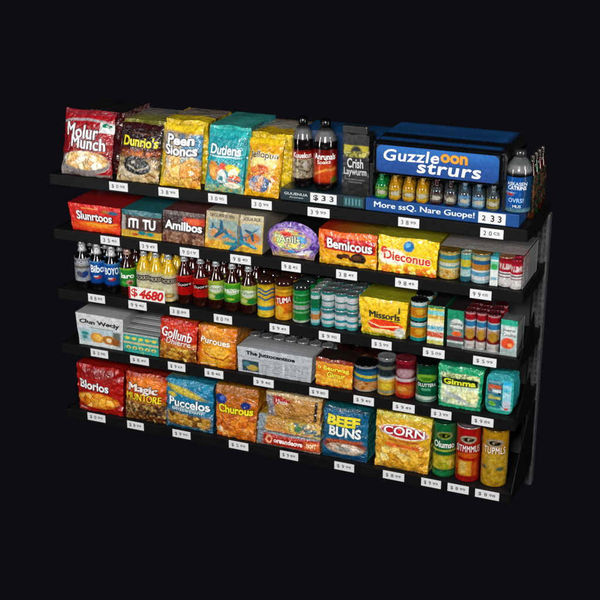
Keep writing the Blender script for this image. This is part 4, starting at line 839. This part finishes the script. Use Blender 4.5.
def p_gol(p):
    p.grad('#b8300f', '#cc2a10', .2, .9); p.fleck(.07, 7, 2); p.rect(-.1, .93, 1.1, 1.1, '#b01a0e'); p.ell(.5, .85, .4, .07, '#d8401c', soft=.8); p.food(p.mrect(-.1, -.1, 1.1, .36, soft=.08), ['#5a2a08', '#a8641a', '#d8a83a', '#e8cc6a'], 10, 4); p.rect(-.1, .36, 1.1, .44, '#c87a1c', soft=.06)
pack('chip_bag', 'red Gollunb bag with white cursive lettering and brown nuts on the fourth shelf', 'snack bag', 4, (.440, .602), (.446, .610), .172, p_gol, lambda p: (p.grad('#c8200f', '#c05010', 0, 1, axis='u'), p.fleck(.05, 5)), '#8a1c0c', yb=.02, yt=.03, ye=.29, puff=.012, wr=.003, seed=42, text=[('Gollunb', (.06, .54, .88, .78), '#efefef', '#6a1408', {'bold': .025, 'ow': .035, 'slant': -.10, 'shear': .2}), ('Dhierre', (.18, .40, .86, .54), '#e8dcd4', '#6a1408', {'bold': .02, 'ow': .03, 'slant': -.06, 'shear': .2})])
def p_pur(p):
    p.grad('#b85a08', '#d87a10'); p.fleck(.08, 8, 2); p.put(p.mell(.48, .5, .42, .52, soft=.3), '#e89a18'); p.put(p.mrect(-.1, .60, 1.1, .80, soft=.1)*.6, '#c87818'); p.ell(.55, .34, .3, .2, '#f2b83a', soft=.6); p.stroke([(.2, .35), (.4, .25), (.7, .22), (.85, .35)], .04, '#b85a0c'); p.ell(.5, .12, .4, .05, '#e8a82c', soft=.5); p.put(p.mrect(-.1, .3, .1, .9, soft=.1), '#c8480c'); p.rect(.1, .04, .5, .07, '#f4dca0')
pack('chip_bag', 'orange Puroues bag with small white lettering beside the red Gollunb bag', 'snack bag', 4, (.608, .775), (.615, .782), .168, p_pur, lambda p: (p.fill('#b8720e'), p.fleck(.05, 5)), '#a8640e', yb=.02, yt=.028, ye=.29, puff=.012, wr=.003, seed=43, text=[('Puroues', (.10, .58, .86, .74), '#f6f0e0', '#8a4a08', {'bold': .035, 'ow': .035, 'slant': -.04})])
def p_new(p):
    p.fill('#b9bcc0'); p.fleck(.03, 14)
    ln = (np.sin(p.v*95) > .2)*(vn(p.u*70, np.floor(p.v*15.1)*7, 3) > .3)
    for c0, c1 in ((.32, .46), (.48, .62), (.64, .80), (.82, .96)): p.put(p.mrect(c0, .08, c1, .56, soft=.008)*ln*.55, '#5a5c60')
    p.rect(.06, .06, .29, .50, '#2a4a54'); p.ell(.2, .22, .08, .12, '#b8a04a', soft=.3); p.ell(.12, .34, .05, .1, '#4a7a88', soft=.3); p.rect(.04, .60, .96, .612, '#6a6c70'); p.rect(.62, .1, .635, .55, '#d8dadc')
pack('newspaper_bundle', 'bundle of grey newspapers with a black serif masthead in the middle of the fourth shelf', 'newspapers', 4, (.790, 1.097), (.786, 1.104), .106, p_new, lambda p: (p.fill('#9ea1a5'), p.put(.35*(np.sin(p.v*150) > 0), '#7c7f84')), lambda p: (p.fill('#a9acb0'), p.put(.3*(np.sin(p.v*120) > 0), '#85888c')), yb=.02, yt=.018, ye=.13, puff=.002, wr=.001, mat='card', crimp=0, seed=44, scal=.0006, part='papers', text=[('The Juttocenttoe', (.12, .68, .78, .88), '#17181a', None, {'bold': .06, 'slant': -.02})])
G = 'silver cans lying behind the newspapers'
first = None
for j in range(3):
    for i in range(7):
        x = .80+i*.052; y = .163+j*.053
        lab = 'silver can behind the newspaper bundle, %s row back, number %d from the left' % (['first', 'second', 'third'][j], i+1)
        if first is None: first = can(lab, 4, x, y, .0235, .108, bands([(0, '#9a9c9e'), (.5, '#c4c6c8'), (.8, '#8a8c8e')]), group=G, lid='#b8babc')
        else: dup(first, (x, y, ZT[4]), lab, G)
def p_gld(p):
    p.grad('#d8901a', '#c8701c', .6, 1); p.put(p.mrect(-.1, .86, 1.1, 1.1, soft=.06), '#8a3010'); p.rect(-.1, .80, 1.1, .86, '#e0a030', soft=.04); p.food(p.mrect(-.1, -.1, 1.1, .36, soft=.1), ['#d88a14', '#f0b83a', '#f8d86a'], 6, 4, gap='#a85a10', g=.05); p.put(p.mrect(-.1, .4, 1.1, .78, soft=.05)*.4, '#e8781a'); p.rect(-.1, -.1, 1.1, .05, '#c85a14')
pack('snack_box', 'orange and gold Beurwag box with yellow lettering on the fourth shelf', 'box', 4, (1.117, 1.266), (1.119, 1.270), .113, p_gld, '#1e1412', '#6a3010', yb=.02, yt=.022, ye=.12, puff=.006, wr=.002, mat='softfilm', crimp=0, seed=45, text=[('o Beurwag', (.05, .56, .92, .76), '#f4e03a', '#6a2808', {'bold': .045, 'ow': .04, 'slant': -.04}), ('Gimur', (.32, .36, .82, .56), '#f4e03a', '#6a2808', {'bold': .045, 'ow': .04})])
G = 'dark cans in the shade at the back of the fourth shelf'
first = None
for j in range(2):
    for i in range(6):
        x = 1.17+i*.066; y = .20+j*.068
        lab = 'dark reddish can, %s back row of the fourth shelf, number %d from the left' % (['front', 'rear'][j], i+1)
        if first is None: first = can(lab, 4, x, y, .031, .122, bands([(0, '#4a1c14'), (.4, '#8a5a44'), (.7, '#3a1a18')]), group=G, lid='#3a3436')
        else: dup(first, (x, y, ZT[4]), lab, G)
tn = bands([(0, '#b8b0a0'), (.08, '#8a5a2c'), (.40, '#b8843a'), (.46, '#1f6a94'), (.80, '#144a6a'), (.92, '#a8a8a4')], lambda p: (p.blotch(p.mrect(-1, .08, 2, .42, soft=.06), ['#7a3a1c', '#d88a3a', '#e8b880', '#a85a28'], 7, 3), p.put(p.mrect(-1, .55, 2, .66, slant=-.3), '#e0d04a'), p.put(p.mrect(-1, .42, 2, .52, slant=-.3), '#2a8ab0')))
canrow('squat blue and orange tin between the gold box and the two-part cans', 4, 1.323, .047, .108, tn, 1, lid='#101012')
c2 = bands([(0, '#c8a04a'), (.06, '#9aa07a'), (.14, '#d8a42a'), (.38, '#e8cc60'), (.44, '#dcdcd0'), (.50, '#5a7a84'), (.54, '#28343a'), (.72, '#7a7868'), (.80, '#2a3438'), (.94, '#8a8c8c')], lambda p: p.ell(.5, .26, .14, .09, '#f0d040', soft=.4))
canrow('tall can with a dark upper half and yellow lower half on the fourth shelf', 4, 1.405, .0345, .152, c2, 1, rib=.001)
c3 = bands([(0, '#a82018'), (.08, '#c83a1c'), (.40, '#b01c20'), (.46, '#d8c8cc'), (.54, '#7a1424'), (.92, '#a82034')], lambda p: (p.ell(.5, .25, .17, .13, '#d8782a', soft=.3), p.ell(.5, .68, .16, .12, '#c8a0a8', soft=.4), p.ell(.45, .26, .08, .06, '#f0b050', soft=.5)))
canrow('tall red can with an orange picture in its lower half on the fourth shelf', 4, 1.479, .0385, .155, c3, 1, rib=.001, lid='#8a3038')
c4 = bands([(0, '#7aa090'), (.06, '#0c6a48'), (.30, '#0f7a50'), (.42, '#0a5a3a'), (.92, '#0a4a34')], lambda p: (p.ell(.5, .66, .17, .10, '#8ac03a', soft=.25), p.ell(.5, .64, .08, .05, '#4a8a1c', soft=.3), p.ell(.46, .12, .2, .05, '#d0e0d0', soft=.4)))
canrow('dark green can with a pale green oval beside the Gimma pouch', 4, 1.562, .0415, .153, c4, 1, lid='#101412', text=[('OLUTTERA', (.14, .42, .90, .51), '#dfe8e0', None, {'bold': .03}), ('muone', (.32, .32, .66, .38), '#6fb090', None)])
def p_gum(p):
    p.fill('#159a6a'); p.fleck(.08, 8, 3); p.put(p.mrect(.06, .10, .93, .84, soft=.03), '#b9cdb0'); p.blotch(p.mrect(.08, .12, .9, .52, soft=.08), ['#9ab0a0', '#dfe6d0', '#c8d48a', '#f0f4e0', '#a8b8a8'], 6, 3); p.blotch(p.mrect(.07, .70, .92, .84, soft=.03), ['#8a9a4a', '#d8e0a8', '#4a6a2c', '#e8e8c0'], 9, 8)
    p.put(p.mrect(.08, .56, .90, .74, soft=.02, slant=.02), '#16301c'); p.food(p.mell(.74, .34, .2, .14, soft=.2), ['#c8d06a', '#f0ecc0', '#e0dc8a'], 9, 5, gap='#7a8a3a'); p.ell(.4, .30, .3, .05, '#a8b4b4', soft=.6, rot=-.35); p.rect(.05, .02, .95, .06, '#3ab88a', soft=.03)
pack('gum_pouch', 'green Gimma pouch with a yellow name on a black strip, fourth shelf', 'pouch', 4, (1.610, 1.768), (1.604, 1.776), .166, p_gum, lambda p: (p.fill('#1a7a5c'), p.fleck(.05, 5)), '#0f6a4a', yb=.02, yt=.022, ye=.24, puff=.010, wr=.003, seed=46, crimp=.04, mat='softfilm', text=[('Gimma', (.13, .585, .86, .72), '#d8dc2a', '#0a1c0c', {'bold': .05, 'ow': .03, 'slant': .01})])
# rounded teal pouch holding cans
t = thing('film_pouch', 'rounded teal film pouch around two cans at the right end of the fourth shelf', 'pouch', (1.835, .035, ZT[4]))
m = MB(); a = np.linspace(0, 1, 41)
def rr(u, w, h, n=5): 
    ang = u*2*np.pi-np.pi/2; c, s_ = np.cos(ang), np.sin(ang)
    return w/2*np.sign(c)*np.abs(c)**(2/n), h/2+h/2*np.sign(s_)*np.abs(s_)**(2/n)
ex, ez = rr(np.linspace(0, 1, 81), .103, .158)
K, Jx = np.meshgrid(np.linspace(0, 1, 10), np.arange(81), indexing='ij')
X = ex[Jx]*(1+.0*K)+.004*K+.002*np.sin(Jx*.8+K*4); Z = ez[Jx]+.0008+.001*np.sin(Jx*1.1); Y = .0+K*.07
p = Paint(K, Z/.158, 1); p.grad('#177f86', '#2a9a9c'); p.fleck(.1, 8); m.grid(X, Y, Z, p.c); m.build('sleeve', 'film', t)
m = MB(); R_, T_ = np.meshgrid(np.linspace(.05, 1, 40), np.arange(81), indexing='ij')
X = ex[T_]*R_; Z = (ez[T_]-.079)*R_+.0798; p = Paint(X/.103+.5, Z/.158, .65)
p.fill('#1a8a90'); p.grad('#1f9a80', '#2aa4a8'); p.put(p.mrect(-.1, .86, 1.1, 1.1, soft=.05), '#2f9298')
p.put(p.mrect(.06, .08, .58, .84, soft=.03), '#1c6a80'); p.rect(.08, .62, .56, .72, '#b8522a', soft=.03); p.rect(.08, .53, .56, .60, '#d0dce0', soft=.02); p.rect(.08, .36, .56, .42, '#b8b84a', soft=.04); p.rect(.08, .76, .56, .82, '#6a9aa8', soft=.03); p.ell(.25, .24, .14, .06, '#5aa82a', soft=.3, rot=-.4); p.rect(.08, .08, .56, .14, '#4ab0a0', soft=.03); p.rect(.56, .08, .60, .84, '#0f5a68', soft=.02)
p.put(p.mrect(.62, .10, .92, .84, soft=.03), '#8ac8d8'); p.rect(.62, .74, .92, .84, '#2ab0d8', soft=.02); p.rect(.64, .58, .9, .64, '#3ab8d0', soft=.02); p.rect(.64, .12, .9, .34, '#b8bcc8', soft=.04); p.ell(.76, .14, .08, .03, '#c8503a', soft=.4); p.rect(.64, .44, .9, .50, '#e0ecec', soft=.03); p.fleck(.12, 12)
m.grid(X, -.004*(1-R_**4), Z, p.c); m.build('printed_front', 'film', t)

# ================================================================== shelf 5
def p_blo(p):
    p.grad('#b0160c', '#a8120c'); p.fleck(.07, 7, 3); p.ell(.5, .86, .5, .1, '#8f0f0a', soft=.8)
    n = vn(p.u*4, p.v*0+1, 3)*.08
    p.put(p.mrect(-.02, .1, .94, .42, soft=.08)*np.clip((.46+n-p.v)/.03, 0, 1)*.5, '#8a1a06')
    p.food(p.mell(.46, .27, .45, .17, soft=.2), OR[1:], 6, 9, gap='#9a2006', g=.12); p.rect(-.1, -.1, 1.1, .07, '#b01a10'); p.rect(.04, .05, .2, .075, '#e0b0a0', soft=.03)
pack('chip_bag', 'red Blorios bag of orange crisps, leftmost on the bottom shelf', 'snack bag', 5, (.042, .253), (.036, .262), .205, p_blo, lambda p: (p.grad('#8f100c', '#7a0e0a'), p.fleck(.05, 5)), '#6a0c0a', yb=.02, yt=.028, ye=.29, puff=.018, wr=.0035, seed=51, crimp=.045, mat='softfilm', text=[('Blorios', (.08, .50, .72, .69), '#f2f2f2', '#3a0806', {'bold': .04, 'ow': .045, 'slant': -.03, 'drop': .01})])
def p_mag2(p):
    p.grad('#b8400c', '#d0501a', .4, .9); p.fleck(.08, 8, 3); p.rect(-.1, .9, 1.1, 1.1, '#a83014'); p.put(p.mell(.55, .80, .4, .14, soft=.8), '#e8821c'); p.food(p.mrect(-.1, -.1, 1.1, .40, soft=.06), BR, 16, 5); p.rect(-.1, .40, 1.1, .46, '#a8741c', soft=.05); p.put(p.mrect(-.1, .06, .95, .12, soft=.05)*.5, '#8a3a1c')
pack('chip_bag', 'orange-brown Magic bag full of dark seeds, bottom shelf beside the red Blorios bag', 'snack bag', 5, (.266, .452), (.272, .462), .208, p_mag2, lambda p: (p.fill('#7a180c'), p.fleck(.06, 5)), '#5a1c0a', yb=.02, yt=.032, ye=.29, puff=.016, wr=.0035, seed=52, crimp=.045, text=[('Magic', (.10, .58, .80, .78), '#ead8d0', '#4a2a1c', {'bold': .05, 'ow': .045, 'slant': -.02}), ('MUNTORE', (.04, .44, .90, .59), '#f0d81c', '#4a2408', {'bold': .04, 'ow': .035, 'slant': -.02})])
def p_puc(p):
    p.grad('#0f6a8a', '#1784ac'); p.fleck(.08, 8, 3); p.ell(.35, .80, .5, .07, '#c8b43a', soft=.5, rot=-.25); p.put(p.mrect(-.1, .90, 1.1, 1.1, soft=.04), '#2a8aa8'); p.rect(.2, .40, .85, .46, '#a8c8d0', soft=.03, slant=-.05)
    p.food(p.mrect(.04, .06, .96, .33, soft=.07, slant=-.05), ['#3a2008', '#8a5a18', '#d8a03a', '#f0d080'], 10, 6, gap='#1a1208'); p.ell(.15, .70, .1, .05, '#d8c84a', soft=.4)
pack('chip_bag', 'blue Puccelos bag with golden nuts and a yellow streak, bottom shelf', 'snack bag', 5, (.456, .668), (.462, .674), .212, p_puc, lambda p: (p.grad('#1a6a80', '#14607c'), p.put(p.mell(.4, .4, .5, .2, soft=.6, rot=.3), '#a8a02c'), p.fleck(.08, 6)), '#0c4a60', yb=.02, yt=.03, ye=.29, puff=.016, wr=.0035, seed=53, crimp=.045, text=[('Puccelos', (.08, .46, .94, .64), '#f0f4f4', '#0a3a50', {'bold': .035, 'ow': .035, 'slant': -.03, 'drop': .008}), ('bluseconr', (.16, .38, .84, .45), '#d0e4ea', '#0a3a50', {'slant': -.03})])
def p_chu(p):
    p.grad('#c8640c', '#b86a10'); p.fleck(.08, 8, 3); p.put(p.mrect(-.1, .86, 1.1, 1.1, soft=.05), '#a8661a'); p.ell(.13, .74, .15, .10, '#1a3a8a', soft=.2); p.ell(.16, .76, .06, .04, '#4a6ac0', soft=.5); p.ell(.74, .69, .12, .07, '#18307a', soft=.2, rot=.2); p.food(p.mrect(.0, .03, .98, .46, soft=.06), ['#a8480a', '#d8701a', '#f0962c', '#f8c070'], 8, 12, gap='#7a2c06', g=.1); p.ell(.10, .14, .08, .06, '#e8d0a0', soft=.5)
pack('chip_bag', 'orange Churous bag with yellow lettering and two blue spots, bottom shelf', 'snack bag', 5, (.686, .860), (.684, .872), .222, p_chu, lambda p: (p.fill('#8a5a14'), p.fleck(.07, 6)), lambda p: (p.fill('#b8700f'), p.fleck(.15, 9)), yb=.02, yt=.03, ye=.29, puff=.014, wr=.0035, seed=54, crimp=.04, text=[('Churous', (.08, .50, .92, .66), '#f2e01c', '#2a1c08', {'bold': .05, 'ow': .05, 'slant': .01})])
def p_br(p): 
    p.fill('#b8843a'); p.blotch(np.ones(p.u.shape), ['#a8702c', '#c8944a', '#b8843a'], 3, 2); p.put(p.mrect(-.1, -.1, .14, 1.1, soft=.05), '#8a8488'); p.put(p.mrect(.14, .52, .46, .90, soft=.02)*np.clip(((.46-p.u)*1.3+.5-np.abs(p.v-.74)*2-.45)/.03, 0, 1), '#b01a1a'); p.stroke([(.2, .22), (.5, .16), (.75, .26), (.9, .42)], .025, '#6a4014'); p.rect(.88, .05, .93, .85, '#2c2420'); p.rect(-.1, .90, 1.1, 1.1, '#c8b088', soft=.04)
pack('bread_pack', 'brown flat bread pack with a small red flag, topmost of the three bread packs', 'bread pack', 5, (.918, 1.136), (.900, 1.142), .098, p_br, lambda p: p.blotch(np.ones(p.u.shape), ['#b8863a', '#e0c48a', '#8a8a80', '#d89a3c', '#f0e0b0', '#a8702c'], 12, 5), '#a0885a', yb=.022, yt=.03, ye=.27, z0=.130, puff=.008, wr=.004, seed=55, crimp=0, text=[('Ulesse', (.19, .58, .40, .78), '#f0e0d8', None, {'bold': .02})], group='stacked bread packs')
def p_br2(p):
    p.grad('#c07a1c', '#b88a3a', .2, .8); p.put(p.mrect(-.1, -.1, .14, 1.1, soft=.06), '#8a98a0'); p.blotch(p.mrect(.5, -.1, 1.1, .9, soft=.15), ['#3a8a9a', '#c8b83a', '#d8a83a', '#2a6a80', '#b8a03a'], 2.2, 4); p.rect(.14, .16, .6, .34, '#d88a2a', soft=.05); p.blotch(p.mrect(.14, .08, .9, .24, soft=.04), ['#c8581c', '#e0c8a0', '#d8902a'], 6, 7); p.ell(.66, .55, .05, .2, '#3a7a4a', soft=.4)
pack('bread_pack', 'puffy gold and blue bread pack, middle of the three bread packs', 'bread pack', 5, (.868, 1.140), (.872, 1.138), .064, p_br2, '#a8842c', '#7a8a80', yb=.012, yt=.03, ye=.27, z0=.064, puff=.018, wr=.003, seed=56, crimp=0, group='stacked bread packs')
def p_br3(p): p.fill('#b02812'); p.put(p.mrect(-.1, -.1, .10, 1.1, soft=.05), '#7a8890'); p.rect(-.1, .88, 1.1, 1.1, '#8a98a0', soft=.1); p.ell(.20, .5, .055, .3, '#e8b890', soft=.2); p.ell(.205, .5, .03, .16, '#b02812', soft=.2); p.put(p.mrect(.76, .2, 1.0, .75, soft=.05), '#d86a2a'); p.rect(-.1, -.1, 1.1, .12, '#a08a7a', soft=.08); p.fleck(.1, 12)
pack('bread_pack', 'red long pack with white lettering, bottom of the three bread packs', 'bread pack', 5, (.866, 1.138), (.870, 1.138), .061, p_br3, '#8a9aa0', '#8a7a70', yb=.014, yt=.018, ye=.27, puff=.008, wr=.0025, seed=57, crimp=0, text=[('oreandeove', (.28, .34, .74, .68), '#f4ece6', None, {'bold': .045}), ('norr', (.80, .34, .95, .66), '#f4d8b0', None, {'bold': .04})], group='stacked bread packs')
def p_bee(p):
    p.fill('#12648a'); p.fleck(.06, 7, 3); p.rect(-.1, .94, 1.1, 1.1, '#0d4a60'); p.put(p.mrect(-.1, -.1, 1.1, .12, soft=.05), '#0f4e70'); p.ell(.5, .27, .48, .14, '#8a3a20', soft=.2); p.ell(.52, .22, .42, .11, '#c8b498', soft=.2); p.food(p.mell(.5, .24, .40, .09, soft=.2), ['#7a5a40', '#c8a890', '#efe2d0', '#b0a090'], 7, 4, gap='#4a2c1c', g=.06); p.rect(.1, .35, .9, .39, '#b85a28', soft=.04, slant=.05); p.ell(.5, .22, .18, .05, '#a8a49c', soft=.4)
pack('chip_bag', 'blue Beef Buns bag with yellow and white capitals, bottom shelf', 'snack bag', 5, (1.150, 1.330), (1.152, 1.334), .215, p_bee, lambda p: (p.fill('#0f5a62'), p.fleck(.06, 6)), lambda p: p.blotch(np.ones(p.u.shape), ['#0f5a6a', '#2a8a90', '#0c4250'], 9, 4), yb=.02, yt=.028, ye=.29, puff=.014, wr=.003, seed=58, crimp=.045, text=[('BEEF', (.10, .66, .84, .86), '#e6d62a', '#0c3040', {'bold': .07, 'ow': .035}), ('BUNS', (.14, .46, .88, .65), '#eef0ee', '#0c3040', {'bold': .065, 'ow': .035})])
def p_cor(p):
    p.grad('#d89a1c', '#d8b02a'); p.fleck(.08, 8, 3); p.put(p.mrect(-.1, .92, 1.1, 1.1, soft=.03), '#c8b83a'); p.ell(.52, .70, .44, .12, '#f0e8e0', soft=.12, rot=-.03); p.ell(.52, .70, .41, .10, '#c01f2a', soft=.15, rot=-.03); p.food(p.mrect(-.02, .02, 1.02, .44, soft=.08), ['#c8861a', '#e8b02c', '#f4cc5a', '#fae8a0'], 7, 14, gap='#a86410', g=.06); p.rect(.2, .42, .85, .49, '#d85a1c', soft=.06, slant=-.02); p.rect(.25, .53, .82, .56, '#b84a2c', soft=.03)
pack('chip_bag', 'golden Corn bag with white letters on a red oval, bottom shelf', 'snack bag', 5, (1.366, 1.576), (1.366, 1.588), .232, p_cor, lambda p: (p.fill('#a8901c'), p.fleck(.07, 6)), lambda p: p.blotch(np.ones(p.u.shape), ['#b8901c', '#e8d060', '#a87a14'], 9, 4), yb=.02, yt=.028, ye=.28, puff=.014, wr=.004, seed=59, crimp=.05, text=[('CORN', (.16, .63, .90, .78), '#f4f0f0', '#6a0c14', {'bold': .04, 'ow': .045, 'arc': .015})])
def tube(label, x, r, h, body, ov, txt, lower):
    def f(p):
        p.grad(body[0], body[1]); p.fleck(.06, 9); lower(p); p.put(p.mell(.5, .80, .115, .075, soft=.1), '#b09a80'); p.ell(.5, .80, .10, .062, ov); p.blotch(p.mell(.5, .80, .085, .045, soft=.3), ['#1c120c', '#1c120c', '#4a3020', ov, '#2c1c14', '#1c120c'], 16, 5)
    return canrow(label, 5, x, r, h, f, 1 if x > 1.8 else 2, text=txt, rib=.0, group='crisp tubes at the right end of the bottom shelf', name='crisp_tube', cat='crisp tube', lid=lidc)
lidc = '#2a6a4a'
tube('green crisp tube, leftmost of the three at the right end of the bottom shelf', 1.641, .0445, .225, ('#0f5a34', '#157a44'), '#8ab82a', [('Olumso', (.10, .56, .90, .68), '#e8ece0', '#0a3a20', {'bold': .03, 'slant': -.02})], lambda p: (p.rect(.3, .50, .7, .53, '#c8d04a', soft=.02), p.food(p.mrect(.29, .16, .70, .42, soft=.03), ['#8aa81c', '#d8c02c', '#f0e06a'], 9, 4, gap='#2a6a1c'), p.rect(-1, .04, 2, .12, '#1f8a4c', soft=.02)))
lidc = '#b8a8a8'
tube('red crisp tube, middle of the three at the right end of the bottom shelf', 1.733, .0465, .226, ('#a8100f', '#c01a18'), '#d8ccb4', [('SITMMMUS', (.06, .56, .94, .68), '#f0e8e6', '#5a0a0a', {'bold': .01, 'ow': .015, 'space': 1.12})], lambda p: (p.put(p.mell(.5, .5, .14, .05, soft=.4), '#d8641c'), p.put(p.mrect(.37, .12, .56, .40, soft=.03), '#e8a42a'), p.put(p.mrect(.56, .12, .64, .38, soft=.03), '#c8501c'), p.put(p.mrect(.40, .16, .48, .38, soft=.04), '#f4d070')))
lidc = '#8a6a1c'
tube('yellow crisp tube, rightmost on the bottom shelf', 1.834, .0495, .232, ('#b8860f', '#c8961a'), '#c8b898', [('TUPMLS', (.14, .60, .86, .72), '#f0e8e0', '#7a1c10', {'bold': .01, 'ow': .02, 'space': 1.12})], lambda p: (p.food(p.mrect(.2, .05, .8, .60, soft=.1)*.55, ['#b8860f', '#e0b82c', '#f0d860', '#a8820f'], 14, 5, gap='#8a6208', g=.05), p.ell(.36, .34, .045, .035, '#5a6a50', soft=.3), p.ell(.58, .33, .05, .038, '#5a6a50', soft=.3)))

# ================================================================== camera, lamps, backdrop
cam = bpy.data.objects.new('camera', bpy.data.cameras.new('camera')); scene.collection.objects.link(cam); scene.camera = cam
cam.location = (2.80443, -4.22027, 2.53374)
cam.rotation_euler = (math.pi/2-.365189, 0, .391785)
cam.data.sensor_width = 36; cam.data.lens = 36*1298.117/600; cam.data.clip_start = .05; cam.data.clip_end = 200
def area(name, loc, tgt, size, power, col=(1, 1, 1), sy=None):
    l = bpy.data.lights.new(name, 'AREA'); l.size = size; l.energy = power; l.color = col
    if sy: l.shape = 'RECTANGLE'; l.size_y = sy
    o = bpy.data.objects.new(name, l); scene.collection.objects.link(o); o.location = loc
    o.rotation_euler = (Vector(tgt)-Vector(loc)).to_track_quat('-Z', 'Y').to_euler()
    return o
area('key_lamp', (2.2, -3.4, 2.6), (.95, 0, .6), .7, 172, (1, .985, .96))
area('left_highlight_strip', (-.9, -2.6, 1.5), (.8, 0, .65), .16, 44, (.96, .98, 1), sy=2.0)  # added light, tall and narrow to draw upright highlights on bottles and cans
area('right_highlight_strip', (4.4, -.9, 1.6), (1.8, .2, .7), .16, 40, sy=1.8)  # added light to brighten the right end and give upright highlights
w = bpy.data.worlds.new('World'); scene.world = w; w.use_nodes = True
w.node_tree.nodes['Background'].inputs['Color'].default_value = (*lin('#0d0d12'), 1); w.node_tree.nodes['Background'].inputs['Strength'].default_value = 1
vs = scene.view_settings; vs.view_transform = 'Standard'; vs.look = 'None'; vs.exposure = 0; vs.gamma = 1
scene.render.resolution_x = scene.render.resolution_y = 1024
